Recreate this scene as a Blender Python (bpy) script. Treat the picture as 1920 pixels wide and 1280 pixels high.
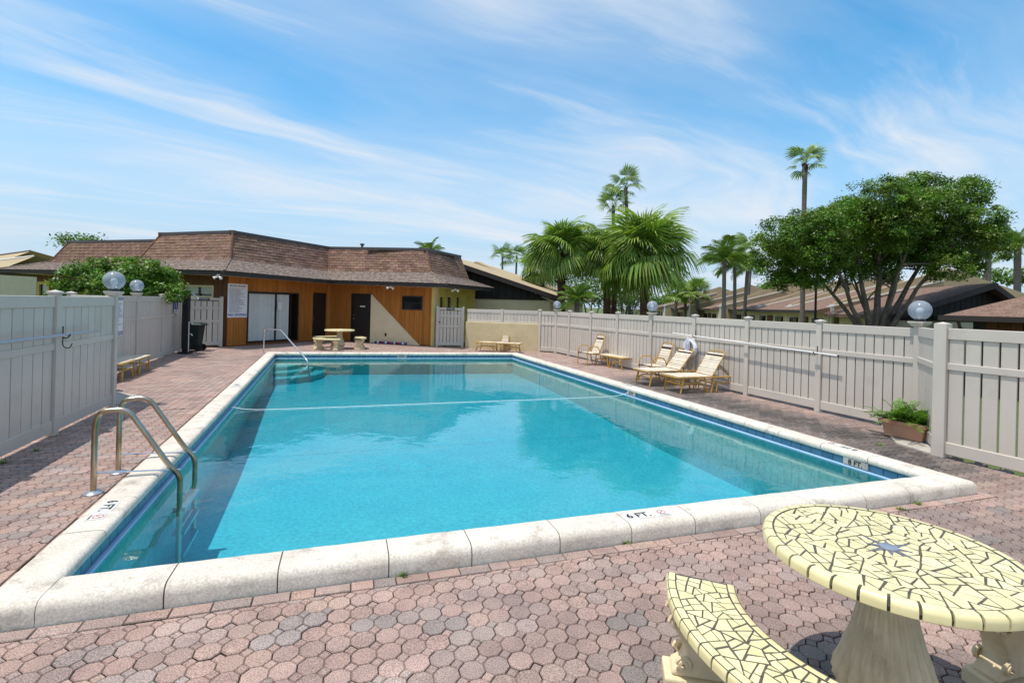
import bpy, bmesh, math, random
import numpy as np
from mathutils import Vector, Matrix
random.seed(7)
for o in list(bpy.data.objects): bpy.data.objects.remove(o)
sc = bpy.context.scene
COL = sc.collection
PI = math.pi
# ------------------------------------------------------------------ camera
ROLL, F, H, CX, CY = .026, 940., 1.80, 960., 572.
cam = bpy.data.cameras.new('camera'); camo = bpy.data.objects.new('camera', cam); COL.objects.link(camo)
cam.sensor_width = 36; cam.lens = F/1920*36; cam.shift_y = -(640-CY)/1920
cam.clip_end = 3000; cam.clip_start = .05
_r = Vector((math.cos(ROLL), 0, math.sin(ROLL))); _u = Vector((-math.sin(ROLL), 0, math.cos(ROLL)))
camo.matrix_world = Matrix(((_r.x, _u.x, 0, 0), (_r.y, _u.y, -1, 0), (_r.z, _u.z, 0, H), (0, 0, 0, 1)))
sc.camera = camo
# ------------------------------------------------------------------ sun and sky
SUN_TRAVEL = Vector((.90, .44, 0)).normalized(); SUN_EL = math.radians(73.5)
sd = bpy.data.lights.new('sun', 'SUN'); sd.energy = 4.3; sd.angle = math.radians(.6); sd.color = (1, .955, .88)
so = bpy.data.objects.new('sun', sd); COL.objects.link(so)
so.rotation_euler = Vector((SUN_TRAVEL.x*math.cos(SUN_EL), SUN_TRAVEL.y*math.cos(SUN_EL), -math.sin(SUN_EL))).to_track_quat('-Z', 'Y').to_euler()
w = bpy.data.worlds.new('World'); sc.world = w; w.use_nodes = True
nt = w.node_tree; nt.nodes.clear()
def N(t, **k):
    n = nt.nodes.new(t)
    for a, b in k.items(): setattr(n, a, b)
    return n
def L(a, b): nt.links.new(a, b)
def MA(op, a, b=None, c=None):
    n = N('ShaderNodeMath', operation=op)
    for i, v in enumerate((a, b, c)):
        if v is None: continue
        if isinstance(v, (int, float)): n.inputs[i].default_value = v
        else: L(v, n.inputs[i])
    return n.outputs[0]
def ramp(fac, stops):
    n = N('ShaderNodeValToRGB'); e = n.color_ramp.elements
    while len(e) < len(stops): e.new(.5)
    for i, (p, c) in enumerate(stops):
        e[i].position = p; e[i].color = (c, c, c, 1) if isinstance(c, (int, float)) else (*c, 1)
    L(fac, n.inputs[0]); return n.outputs[0]
def mixc(fac, a, b, mode='MIX'):
    n = N('ShaderNodeMix', data_type='RGBA', blend_type=mode)
    for s, v in ((n.inputs[0], fac), (n.inputs[6], a), (n.inputs[7], b)):
        if isinstance(v, (int, float)): s.default_value = v
        elif isinstance(v, tuple): s.default_value = (*v, 1) if len(v) == 3 else v
        else: L(v, s)
    return n.outputs[2]
def noise(vec, scale, detail=4, rough=.5, dist=0.):
    n = N('ShaderNodeTexNoise'); n.inputs['Scale'].default_value = scale; n.inputs['Detail'].default_value = detail
    n.inputs['Roughness'].default_value = rough; n.inputs['Distortion'].default_value = dist
    if vec is not None: L(vec, n.inputs['Vector'])
    return n.outputs[0]
def comb(x, y, z=0.):
    n = N('ShaderNodeCombineXYZ')
    for i, v in enumerate((x, y, z)):
        if isinstance(v, (int, float)): n.inputs[i].default_value = v
        else: L(v, n.inputs[i])
    return n.outputs[0]
sky = N('ShaderNodeTexSky', sky_type='NISHITA', sun_disc=False)
sky.sun_elevation = SUN_EL; sky.sun_rotation = math.atan2(-SUN_TRAVEL.x, -SUN_TRAVEL.y)
sky.air_density = 1.0; sky.dust_density = .6; sky.ozone_density = 2.0
tc = N('ShaderNodeTexCoord'); sp = N('ShaderNodeSeparateXYZ'); L(tc.outputs['Generated'], sp.inputs[0])
zz = MA('MAXIMUM', sp.outputs[2], .035)
zz = MA('ADD', zz, .06)
pu = MA('DIVIDE', sp.outputs[0], zz); pv = MA('DIVIDE', sp.outputs[1], zz)
SKY_SEED = 41.9
ca, sa = .826, .563                       # the wind streaks the high cloud along this bearing
al = MA('ADD', MA('MULTIPLY', pu, ca), MA('MULTIPLY', pv, sa))
ac = MA('ADD', MA('MULTIPLY', pu, -sa), MA('MULTIPLY', pv, ca))
warp = noise(comb(MA('MULTIPLY', al, .35), MA('MULTIPLY', ac, .5), 3.1), 1.0, 3)
ac2 = MA('ADD', ac, MA('MULTIPLY', warp, 1.5))
n1 = noise(comb(MA('MULTIPLY', al, .30), MA('MULTIPLY', ac2, .62), SKY_SEED), .75, 5, .55, .25)
n2 = noise(comb(MA('MULTIPLY', al, .40), MA('MULTIPLY', ac2, 1.5), SKY_SEED+4.4), 1.1, 6, .58, .3)
n3 = noise(comb(MA('MULTIPLY', al, .55), MA('MULTIPLY', ac, .7), SKY_SEED*.7), .45, 3, .5, .2)
cl = MA('ADD', MA('MULTIPLY', n1, .52), MA('ADD', MA('MULTIPLY', n2, .30), MA('MULTIPLY', n3, .38)))
cm = ramp(cl, ((.47, .07), (.59, .34), (.75, .95)))
hz = ramp(sp.outputs[2], ((.0, .92), (.10, .80), (.22, .38), (.42, 0.)))
st2 = ramp(n2, ((.51, 0.), (.62, .32), (.73, .85)))
cm = MA('SUBTRACT', 1., MA('MULTIPLY', MA('SUBTRACT', 1., cm), MA('SUBTRACT', 1., st2)))
hs = N('ShaderNodeHueSaturation'); hs.inputs['Hue'].default_value = .485; hs.inputs['Saturation'].default_value = 1.42; hs.inputs['Value'].default_value = 1.9
L(sky.outputs[0], hs.inputs['Color'])
skc = mixc(cm, mixc(hz, hs.outputs[0], (3.9, 5.5, 7.3)), (7.0, 7.5, 8.1))
bg = N('ShaderNodeBackground'); bg.inputs[1].default_value = .12; L(skc, bg.inputs[0])
wo = N('ShaderNodeOutputWorld'); L(bg.outputs[0], wo.inputs[0])
sc.view_settings.view_transform = 'Standard'; sc.view_settings.look = 'None'
sc.view_settings.gamma = 1; sc.view_settings.use_curve_mapping = False
sc.view_settings.exposure = -.08
sc.render.engine = 'CYCLES'
sc.cycles.transparent_max_bounces = 24; sc.cycles.max_bounces = 8
# ------------------------------------------------------------------ pixel helpers (photograph pixels, 1920 x 1280)
def P(px, py, z=0.):
    u = (px-CX)/F; v = -(py-CY)/F
    d = (u*math.cos(ROLL)-v*math.sin(ROLL), 1, u*math.sin(ROLL)+v*math.cos(ROLL))
    t = (z-H)/d[2]
    return Vector((d[0]*t, t, z))
def D(px, py, Y):
    u = (px-CX)/F; v = -(py-CY)/F
    return Vector(((u*math.cos(ROLL)-v*math.sin(ROLL))*Y, Y, H+(u*math.sin(ROLL)+v*math.cos(ROLL))*Y))
def proj(p):
    X, Y, Z = p[0], max(p[1], .01), p[2]-H
    return CX+F*(X*math.cos(ROLL)+Z*math.sin(ROLL))/Y, CY-F*(-X*math.sin(ROLL)+Z*math.cos(ROLL))/Y
def ztop(b, py):
    return H+((CY-py)/F*b[1]+b[0]*math.sin(ROLL))/math.cos(ROLL)
# ------------------------------------------------------------------ materials
MATS = {}
def mat(name, col, rough=.65, col2=None, var=.2, scale=6., bump=0., bscale=80., metal=0., attr=False, rnd=0., fine=0., finescale=300., spec=.4, stain=None, transl=0., bdist=.01, coat=0., stretch=None):
    """procedural: two-tone noise colour + fine speckle + optional stain + bump, world-space so copies differ"""
    global nt
    m = bpy.data.materials.new(name); m.use_nodes = True; nt = m.node_tree; nt.nodes.clear()
    geo = N('ShaderNodeNewGeometry'); pos = geo.outputs['Position']
    if stretch:
        vm = N('ShaderNodeVectorMath', operation='MULTIPLY'); L(pos, vm.inputs[0]); vm.inputs[1].default_value = stretch; pos = vm.outputs[0]
    if col2 is None: col2 = tuple(c*(1-var) for c in col)
    f = ramp(noise(pos, scale, 5, .6), ((.32, 0.), (.68, 1.)))
    c = mixc(f, col, col2)
    if fine: c = mixc(1., c, ramp(noise(pos, finescale, 2, .6), ((.3, 1-fine), (.7, 1+fine))), 'MULTIPLY')
    if attr:
        at = N('ShaderNodeAttribute', attribute_name='Col'); c = mixc(1., c, at.outputs[0], 'MULTIPLY')
    if rnd:
        oi = N('ShaderNodeObjectInfo'); c = mixc(1., c, ramp(oi.outputs['Random'], ((0., 1-rnd), (1., 1+rnd))), 'MULTIPLY')
    if stain:
        scol, sscale, lo, hi, amt = stain
        sf = ramp(noise(geo.outputs['Position'], sscale, 6, .65), ((lo, 0.), (hi, amt)))
        c = mixc(sf, c, scol)
    b = N('ShaderNodeBsdfPrincipled'); L(c, b.inputs['Base Color'])
    b.inputs['Roughness'].default_value = rough; b.inputs['Metallic'].default_value = metal
    b.inputs['Specular IOR Level'].default_value = spec; b.inputs['Coat Weight'].default_value = coat
    if bump:
        bn = N('ShaderNodeBump'); bn.inputs['Strength'].default_value = bump; bn.inputs['Distance'].default_value = bdist
        L(noise(geo.outputs['Position'], bscale, 4, .6), bn.inputs['Height']); L(bn.outputs[0], b.inputs['Normal'])
    out = N('ShaderNodeOutputMaterial')
    if transl:
        tr = N('ShaderNodeBsdfTranslucent'); L(mixc(1., c, (1.1, 1.25, .5), 'MULTIPLY'), tr.inputs[0])
        mx = N('ShaderNodeMixShader'); mx.inputs[0].default_value = transl
        L(b.outputs[0], mx.inputs[1]); L(tr.outputs[0], mx.inputs[2]); L(mx.outputs[0], out.inputs[0])
    else: L(b.outputs[0], out.inputs[0])
    MATS[name] = m; return m
mat('paver', (.65, .62, .57), .85, (.47, .455, .435), scale=3., fine=.55, finescale=150, attr=True, bump=.5, bscale=260, bdist=.004, spec=.2,
    stain=((.085, .080, .080), .55, .52, .76, .5))
mat('sand_joint', (.06, .05, .042), .95, (.028, .025, .021), scale=9, bump=.5, bscale=200)
mat('coping', (.71, .64, .55), .8, (.60, .53, .445), scale=4, fine=.2, finescale=70, bump=.45, bscale=120, bdist=.005, spec=.25, rnd=.05,
    stain=((.15, .125, .095), 5., .54, .74, .6))
mat('grout', (.20, .17, .13), .95, (.08, .07, .055), scale=14)
mat('pool_plaster', (.29, .62, .54), .7, (.24, .55, .50), scale=2.2, fine=.16, finescale=22)  # fine mottling paints in the blotchy light cast through rippled water
mat('pool_tile', (.04, .12, .20), .25, (.055, .15, .24), scale=8, rnd=.15, spec=.5)
mat('pool_ledge', (.30, .46, .66), .5, (.38, .55, .74), scale=3)
mat('fence', (.60, .535, .465), .5, (.55, .49, .425), scale=1.5, rnd=.035, bump=.1, bscale=30, spec=.35, stain=((.36, .29, .22), 2.6, .56, .80, .38))
mat('stucco_cream', (.66, .54, .32), .9, (.58, .47, .28), scale=2.5, bump=.8, bscale=22, bdist=.02, spec=.15, stain=((.30, .22, .13), 1.6, .63, .85, .5))
mat('stucco_pale', (.78, .65, .43), .9, (.71, .59, .39), scale=3., bump=.35, bscale=60, spec=.15)
mat('stucco_yellow', (.74, .57, .17), .9, (.55, .42, .13), scale=3., bump=.35, bscale=60, spec=.15)
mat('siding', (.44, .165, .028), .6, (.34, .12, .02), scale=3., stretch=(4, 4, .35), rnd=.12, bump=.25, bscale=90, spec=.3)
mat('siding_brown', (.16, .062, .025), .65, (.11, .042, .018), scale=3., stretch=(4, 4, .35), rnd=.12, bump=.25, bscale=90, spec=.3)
mat('dark_board', (.022, .018, .016), .7, (.014, .012, .011), scale=4, rnd=.2)
mat('shingle', (.25, .155, .115), .9, (.175, .105, .078), scale=3.5, fine=.3, finescale=90, attr=True, rnd=.2, bump=.4, bscale=150, spec=.15, stain=((.06, .045, .04), 1.5, .6, .8, .5))
mat('shingle_grey', (.25, .195, .165), .92, (.14, .105, .088), scale=7, fine=.6, finescale=11, bump=.5, bscale=60, spec=.15)
mat('roof_brown', (.25, .16, .12), .92, (.15, .095, .075), scale=5, fine=.4, finescale=25, bump=.5, bscale=40, spec=.12)
mat('fascia', (.045, .032, .026), .6, (.03, .022, .02), scale=3)
mat('cap_metal', (.10, .085, .085), .45, (.07, .06, .06), scale=2)
mat('tan_wall', (.46, .36, .22), .9, (.38, .30, .19), scale=.8, bump=.3, bscale=20, spec=.15, stain=((.2, .15, .1), 1.5, .6, .85, .4))
mat('white_paint', (.78, .77, .74), .5, var=.06)
mat('door_dark', (.020, .014, .013), .45, (.028, .018, .016), scale=4)
mat('glass_dark', (.015, .017, .02), .06, var=.2, spec=.6)
mat('blind', (.62, .64, .60), .6, var=.1, rnd=.1)
mat('bronze', (.03, .025, .022), .4, var=.2)
mat('sign_white', (.78, .79, .80), .4, var=.05)
mat('sign_blue', (.02, .025, .25), .4, var=.1)
mat('ink', (.012, .012, .014), .5, var=.1)
mat('ink_red', (.5, .015, .02), .5, var=.1)
mat('ink_grey', (.16, .16, .18), .5, var=.1)
mat('marker_white', (.68, .66, .62), .5, (.54, .52, .48), scale=12)
mat('steel', (.52, .47, .38), .27, (.34, .25, .13), scale=3., metal=1., bump=.05, bscale=200, stretch=(1, 1, 1.4))
mat('chrome', (.75, .75, .75), .15, var=.1, metal=1.)
mat('black_plastic', (.012, .013, .014), .45, var=.2)
mat('bin_plastic', (.012, .02, .019), .5, (.016, .026, .024))
mat('globe_frost', (.60, .64, .70), .2, (.56, .60, .66), scale=2, spec=.6)
mat('tube_yellow', (.52, .31, .06), .4, (.42, .23, .04), scale=8, rnd=.08)
mat('strap', (.72, .65, .54), .6, (.66, .55, .40), scale=7, rnd=.14, stain=((.42, .22, .09), 5., .56, .75, .6))
mat('strap_brown', (.035, .02, .02), .55, var=.3)
mat('mosaic', (.78, .69, .39), .32, (.70, .61, .32), scale=12, rnd=.10, spec=.45, stain=((.45, .30, .12), 26., .66, .8, .35))
mat('mosaic_grout', (.055, .05, .04), .9, (.12, .11, .09), scale=60)
mat('cast_stone', (.80, .66, .43), .75, (.64, .51, .32), scale=7, bump=.3, bscale=120, bdist=.004, spec=.25, stain=((.16, .12, .07), 9., .60, .8, .45))
mat('granite', (.22, .22, .24), .4, (.1, .1, .11), scale=120)
mat('terracotta', (.56, .31, .21), .85, (.48, .26, .17), scale=8, bump=.2, bscale=150)
mat('concrete_pad', (.48, .44, .38), .9, (.36, .33, .29), scale=5, bump=.3, bscale=120)
mat('soil', (.05, .035, .025), .95)
mat('grass', (.07, .12, .025), .9, (.12, .13, .04), scale=1.2, bump=.6, bscale=30, bdist=.05)
mat('leaf_bush', (.075, .17, .016), .45, (.14, .24, .03), scale=2.5, attr=True, transl=.28)
mat('leaf_tree', (.075, .165, .014), .42, (.145, .235, .024), scale=1.1, attr=True, transl=.25)
mat('leaf_palm', (.11, .20, .03), .4, (.19, .28, .07), scale=1.4, attr=True, transl=.28)
mat('leaf_fern', (.10, .22, .03), .5, (.16, .28, .05), scale=14, attr=True, transl=.3)
mat('bark', (.20, .16, .125), .9, (.10, .08, .06), scale=5, bump=.8, bscale=25, bdist=.03)
mat('palm_bark', (.21, .185, .16), .9, (.13, .11, .095), scale=4, stretch=(1, 1, 5), bump=.6, bscale=18, bdist=.03)
mat('palm_boot', (.085, .045, .028), .95, (.04, .022, .016), scale=6, attr=True, bump=.8, bscale=30, bdist=.03)
mat('rope_white', (.78, .80, .82), .6, var=.08)
mat('rope_blue', (.05, .08, .30), .5, var=.2)
mat('ring_white', (.74, .75, .78), .45, var=.06)
mat('rope_violet', (.50, .50, .66), .7, (.72, .72, .78), scale=60)
mat('white_tube', (.80, .80, .80), .3, var=.05)
mat('grey_tube', (.42, .46, .52), .3, var=.05, metal=.6)
# water: clear reflecting surface over a gently absorbing body
m = bpy.data.materials.new('water'); m.use_nodes = True; nt = m.node_tree; nt.nodes.clear(); MATS['water'] = m
geo = N('ShaderNodeNewGeometry')
wv = MA('ADD', MA('MULTIPLY', noise(geo.outputs[0], 1.6, 3, .5, .4), 1.0), MA('MULTIPLY', noise(geo.outputs[0], 11., 3, .5, .3), .13))
bn = N('ShaderNodeBump'); bn.inputs['Strength'].default_value = .16; bn.inputs['Distance'].default_value = .035; L(wv, bn.inputs['Height'])
fr = N('ShaderNodeFresnel'); fr.inputs[0].default_value = 1.75; L(bn.outputs[0], fr.inputs[1])
tr = N('ShaderNodeBsdfTransparent'); gl = N('ShaderNodeBsdfGlossy'); gl.inputs['Roughness'].default_value = .015; L(bn.outputs[0], gl.inputs['Normal'])
mx = N('ShaderNodeMixShader'); L(fr.outputs[0], mx.inputs[0]); L(tr.outputs[0], mx.inputs[1]); L(gl.outputs[0], mx.inputs[2])
va = N('ShaderNodeVolumeAbsorption'); va.inputs[0].default_value = (.05, .80, .97, 1); va.inputs[1].default_value = .62
o_ = N('ShaderNodeOutputMaterial'); L(mx.outputs[0], o_.inputs[0]); L(va.outputs[0], o_.inputs[1])
# clear acrylic for the globes: a thin frosted skin one can partly see through
m = bpy.data.materials.new('globe_acrylic'); m.use_nodes = True; nt = m.node_tree; nt.nodes.clear(); MATS['globe_acrylic'] = m
tr = N('ShaderNodeBsdfTransparent'); tr.inputs[0].default_value = (.86, .9, .95, 1)
pb = N('ShaderNodeBsdfPrincipled'); pb.inputs['Base Color'].default_value = (.62, .66, .74, 1); pb.inputs['Roughness'].default_value = .12
mx = N('ShaderNodeMixShader'); mx.inputs[0].default_value = .36; L(tr.outputs[0], mx.inputs[1]); L(pb.outputs[0], mx.inputs[2])
o_ = N('ShaderNodeOutputMaterial'); L(mx.outputs[0], o_.inputs[0])
# ------------------------------------------------------------------ mesh helpers
class MB:
    def __init__(s): s.v = []; s.f = []; s.c = []
    def add(s, vs, fs, col=None):
        b = len(s.v); s.v += [tuple(p) for p in vs]; s.f += [tuple(i+b for i in f) for f in fs]
        if col is not None or s.c: s.c += [col or (1, 1, 1)]*len(vs)
        return s
    def box(s, a, b, col=None, M=None):
        x0, y0, z0 = a; x1, y1, z1 = b
        vs = [Vector(p) for p in ((x0, y0, z0), (x1, y0, z0), (x1, y1, z0), (x0, y1, z0), (x0, y0, z1), (x1, y0, z1), (x1, y1, z1), (x0, y1, z1))]
        if M: vs = [M @ p for p in vs]
        return s.add(vs, ((0, 3, 2, 1), (4, 5, 6, 7), (0, 1, 5, 4), (1, 2, 6, 5), (2, 3, 7, 6), (3, 0, 4, 7)), col)
    def tube(s, pts, r, n=8, col=None, cap=True):
        pts = [Vector(p) for p in pts]; k = len(pts); rs = r if isinstance(r, (list, tuple)) else [r]*k
        vs = []; ref = None
        for i, p in enumerate(pts):
            t = (pts[min(i+1, k-1)]-pts[max(i-1, 0)])
            t = t.normalized() if t.length > 1e-9 else Vector((0, 0, 1))
            if ref is None: ref = t.orthogonal().normalized()
            a = (ref-t*ref.dot(t)); a = a.normalized() if a.length > 1e-6 else t.orthogonal().normalized(); ref = a
            b = t.cross(a)
            for j in range(n): vs.append(p+(a*math.cos(2*PI*j/n)+b*math.sin(2*PI*j/n))*rs[i])
        fs = [(i*n+j, i*n+(j+1) % n, (i+1)*n+(j+1) % n, (i+1)*n+j) for i in range(k-1) for j in range(n)]
        if cap: fs += [tuple(range(n))[::-1], tuple(range((k-1)*n, k*n))]
        return s.add(vs, fs, col)
    def lathe(s, prof, n=24, flute=0, famp=0., twist=0., col=None, cap=True):
        vs = []
        for (r, z) in prof:
            for j in range(n):
                a = 2*PI*j/n
                rr = r*(1+(famp*(abs(math.sin(flute*(a+twist*z)/2))-.5) if flute else 0))
                vs.append((rr*math.cos(a), rr*math.sin(a), z))
        k = len(prof)
        fs = [(i*n+j, i*n+(j+1) % n, (i+1)*n+(j+1) % n, (i+1)*n+j) for i in range(k-1) for j in range(n)]
        if cap: fs += [tuple(range(n))[::-1], tuple(range((k-1)*n, k*n))]
        return s.add(vs, fs, col)
    def prism(s, poly, z0, z1, col=None, M=None):
        n = len(poly); vs = [Vector((x, y, z0)) for x, y in poly]+[Vector((x, y, z1)) for x, y in poly]
        if M: vs = [M @ p for p in vs]
        fs = [tuple(range(n))[::-1], tuple(range(n, 2*n))]+[(i, (i+1) % n, n+(i+1) % n, n+i) for i in range(n)]
        return s.add(vs, fs, col)
    def mesh(s, name, material, smooth=False, bevel=0., segs=2, fix=False):
        me = bpy.data.meshes.new(name); me.from_pydata(s.v, [], s.f)
        if s.c:
            ca_ = me.color_attributes.new('Col', 'FLOAT_COLOR', 'POINT')
            arr = np.ones((len(s.v), 4), np.float32); arr[:, :3] = np.array(s.c, np.float32); ca_.data.foreach_set('color', arr.ravel())
        if bevel or fix:
            bm = bmesh.new(); bm.from_mesh(me)
            if fix: bmesh.ops.recalc_face_normals(bm, faces=bm.faces)
            if bevel: bmesh.ops.bevel(bm, geom=[e for e in bm.edges if len(e.link_faces) == 2 and e.calc_face_angle(0) > .5], offset=bevel, segments=segs, profile=.5, affect='EDGES', clamp_overlap=True)
            bm.to_mesh(me); bm.free()
        if smooth:
            me.polygons.foreach_set('use_smooth', [True]*len(me.polygons))
            if smooth != 2: me.set_sharp_from_angle(angle=math.radians(40))
        me.materials.append(MATS[material]); return me
    def obj(s, name, material, parent=None, **k):
        o = bpy.data.objects.new(name, s.mesh(name, material, **k)); COL.objects.link(o)
        if parent: o.parent = parent
        return o
def link(name, me, parent=None, loc=None, rotz=None, M=None, scale=None):
    o = bpy.data.objects.new(name, me); COL.objects.link(o)
    if parent: o.parent = parent
    if M is not None: o.matrix_local = M
    if loc is not None: o.location = loc
    if rotz is not None: o.rotation_euler = (0, 0, rotz)
    if scale is not None: o.scale = scale
    return o
def tag(o, label, cat, group=None):
    o['label'] = label; o['category'] = cat
    if group: o['group'] = group
    return o
def struct(o): o['kind'] = 'structure'; return o
def stuff(o): o['kind'] = 'stuff'; return o
def thing(name, label, cat, loc=(0, 0, 0), rotz=0., group=None):
    o = bpy.data.objects.new(name, None); COL.objects.link(o); o.empty_display_size = .1
    o.location = loc; o.rotation_euler = (0, 0, rotz); return tag(o, label, cat, group)
_bx = {}
def boxmesh(sx, sy, sz, material, bev=.004):
    """box with its base centre at the origin, shared between alike pieces"""
    k = (round(sx, 3), round(sy, 3), round(sz, 3), material, bev)
    if k not in _bx: _bx[k] = MB().box((-sx/2, -sy/2, 0), (sx/2, sy/2, sz)).mesh('board', material, bevel=bev, segs=1)
    return _bx[k]
def arc_pts(pts, r=.06, n=5):
    """round the corners of a polyline"""
    pts = [Vector(p) for p in pts]; out = [pts[0]]
    for i in range(1, len(pts)-1):
        a, b, c = pts[i-1], pts[i], pts[i+1]
        d1 = (a-b); d2 = (c-b); rr = min(r, d1.length*.45, d2.length*.45)
        p, q = b+d1.normalized()*rr, b+d2.normalized()*rr
        for k in range(n+1):
            t = k/n; out.append(p*(1-t)**2+b*2*t*(1-t)+q*t*t)
    return out+[pts[-1]]
def text_mesh(s, size, material, depth=.001, bold=.0, align='CENTER'):
    cu = bpy.data.curves.new('text', 'FONT'); cu.body = s; cu.size = size; cu.extrude = depth; cu.offset = bold*size
    cu.align_x = align; cu.align_y = 'CENTER'; cu.resolution_u = 3
    o = bpy.data.objects.new('text', cu); COL.objects.link(o)
    dg = bpy.context.evaluated_depsgraph_get(); me = bpy.data.meshes.new_from_object(o.evaluated_get(dg))
    bpy.data.objects.remove(o); bpy.data.curves.remove(cu); me.materials.clear(); me.materials.append(MATS[material]); return me
def frame(o, x, y, z=None):
    """matrix with local x, y axes in the world and origin o"""
    x = Vector(x).normalized(); y = Vector(y); y = (y-x*x.dot(y)).normalized(); z = x.cross(y)
    return Matrix(((x.x, y.x, z.x, o[0]), (x.y, y.y, z.y, o[1]), (x.z, y.z, z.z, o[2]), (0, 0, 0, 1)))
def clip(poly, a, n):
    """keep the part of a 2-D convex polygon with (p-a).n >= 0"""
    out = []
    for i in range(len(poly)):
        p, q = poly[i], poly[(i+1) % len(poly)]
        dp = (p[0]-a[0])*n[0]+(p[1]-a[1])*n[1]; dq = (q[0]-a[0])*n[0]+(q[1]-a[1])*n[1]
        if dp >= 0: out.append(p)
        if (dp >= 0) != (dq >= 0):
            t = dp/(dp-dq); out.append((p[0]+(q[0]-p[0])*t, p[1]+(q[1]-p[1])*t))
    return out
def area(poly): return .5*sum(poly[i][0]*poly[(i+1) % len(poly)][1]-poly[(i+1) % len(poly)][0]*poly[i][1] for i in range(len(poly)))
def inset(poly, d):
    """offset a counter-clockwise polygon inward by d (mitred)"""
    n = len(poly); out = []
    for i in range(n):
        a, b, c = poly[i-1], poly[i], poly[(i+1) % n]
        e1 = (b[0]-a[0], b[1]-a[1]); e2 = (c[0]-b[0], c[1]-b[1])
        l1 = math.hypot(*e1) or 1e-9; l2 = math.hypot(*e2) or 1e-9
        n1 = (-e1[1]/l1, e1[0]/l1); n2 = (-e2[1]/l2, e2[0]/l2)
        k = 1+n1[0]*n2[0]+n1[1]*n2[1]; k = max(k, .35)
        out.append((b[0]+(n1[0]+n2[0])*d/k, b[1]+(n1[1]+n2[1])*d/k))
    return out
def inside(p, poly):
    r = False; n = len(poly)
    for i in range(n):
        (x1, y1), (x2, y2) = poly[i], poly[(i+1) % n]
        if (y1 > p[1]) != (y2 > p[1]) and p[0] < (x2-x1)*(p[1]-y1)/(y2-y1)+x1: r = not r
    return r
# ================================================================== the setting: ground, pool, deck
NL, NR, FR, FL = P(120, 1075, .13), P(1733, 888, .13), P(960, 662, .13), P(517, 661, .13)
POOL = [Vector((p.x, p.y)) for p in (NL, NR, FR, FL)]           # inner top edge of the coping, counter-clockwise
CT, CW, WL = .13, .30, -.055                                     # coping top, coping width, water level
def offs(poly, d): return [Vector(q) for q in inset([tuple(p) for p in poly], -d)]
DECK = [(-3.3, -1.4), (8.62, -1.4), (5.62, 6.5), (6.6, 7.75), (2.5, 18.6), (1.4, 20.0), (-1.9, 20.85), (-3.25, 21.0), (-8.4, 22.9), (-10.5, 18.45), (-11.4, 17.3), (-11.2, 16.4), (-8.5, 9.2), (-6.75, 7.95)]
ho = offs(POOL, .25); mb = MB(); R_ = 1500.
outer = [(-R_, -R_), (R_, -R_), (R_, R_), (-R_, R_)]
mb.add([(*q, -.5) for q in outer]+[(p.x, p.y, -.5) for p in ho], [(i, (i+1) % 4, 4+(i+1) % 4, 4+i) for i in range(4)])
struct(mb.obj('ground', 'grass'))
bm = bmesh.new(); ed = []
for loop in (DECK, [tuple(p) for p in offs(POOL, .27)]):
    vs = [bm.verts.new((x, y, -.016)) for x, y in loop]
    ed += [bm.edges.new((vs[i], vs[(i+1) % len(vs)])) for i in range(len(vs))]
bmesh.ops.triangle_fill(bm, use_beauty=True, edges=ed)
bmesh.ops.recalc_face_normals(bm, faces=bm.faces)
for f in bm.faces:
    if f.normal.z < 0: f.normal_flip()
me = bpy.data.meshes.new('pool_deck'); bm.to_mesh(me); bm.free(); me.materials.append(MATS['sand_joint'])
deck = struct(link('pool_deck', me))
# pool shell -------------------------------------------------------
pool = thing('swimming_pool', 'long rectangular swimming pool of clear turquoise water with pale stone coping', 'pool')
wl = offs(POOL, .03)
def lerp2(a, b, t): return a+(b-a)*t
rows = [(0., -.92), (.2, -.92), (.34, -.89), (.44, -.84), (.52, -.77), (.60, -.70), (.68, -.64), (.8, -.60), (1., -.58)]     # floor: deep near end, break, shallow far end
mb = MB(); vs = []
for t, z in rows:
    a, b = lerp2(wl[0], wl[3], t), lerp2(wl[1], wl[2], t)
    vs += [(a.x, a.y, z), (b.x, b.y, z)]
mb.add(vs, [(2*i, 2*i+1, 2*i+3, 2*i+2) for i in range(len(rows)-1)]); mb.obj('floor', 'pool_plaster', pool, smooth=2)
for i in range(4):
    a, b = wl[i], wl[(i+1) % 4]
    MB().add([(a.x, a.y, -2.), (b.x, b.y, -2.), (b.x, b.y, .045), (a.x, a.y, .045)], [(0, 1, 2, 3)]).obj('wall', 'pool_plaster', pool)
# curved entry steps in the far left corner
for k, (r, z) in enumerate(((1.5, -.42), (1.15, -.25), (.8, -.08))):
    c = wl[3]; e1 = (wl[2]-c).normalized(); e2 = (wl[0]-c).normalized()
    poly = [tuple(c)]+[tuple(c+e2*r*1.25*math.cos(a)+e1*r*math.sin(a)) for a in np.linspace(0, PI/2, 14)]
    MB().prism(poly, -1.2, z-.06*k).obj('step', 'pool_plaster', pool, bevel=.015, fix=True)
# waterline tiles and the pale ledge under them
tm = boxmesh(.146, .012, .080, 'pool_tile', .002)
for i in range(4):
    a, b = wl[i], wl[(i+1) % 4]; d = (b-a); n = int(d.length/.1515); d.normalize(); nin = Vector((-d.y, d.x)); st = (b-a).length/n
    for k in range(n):
        p = a+d*st*(k+.5)+nin*.007
        link('tile', tm, pool, (p.x, p.y, -.037), math.atan2(d.y, d.x))
    q = [a, b, b+nin*.045-d*.045, a+nin*.045+d*.045]
    MB().prism([tuple(p) for p in q], -.060, -.040+.001*i).obj('ledge', 'pool_ledge', pool, bevel=.008)
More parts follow.
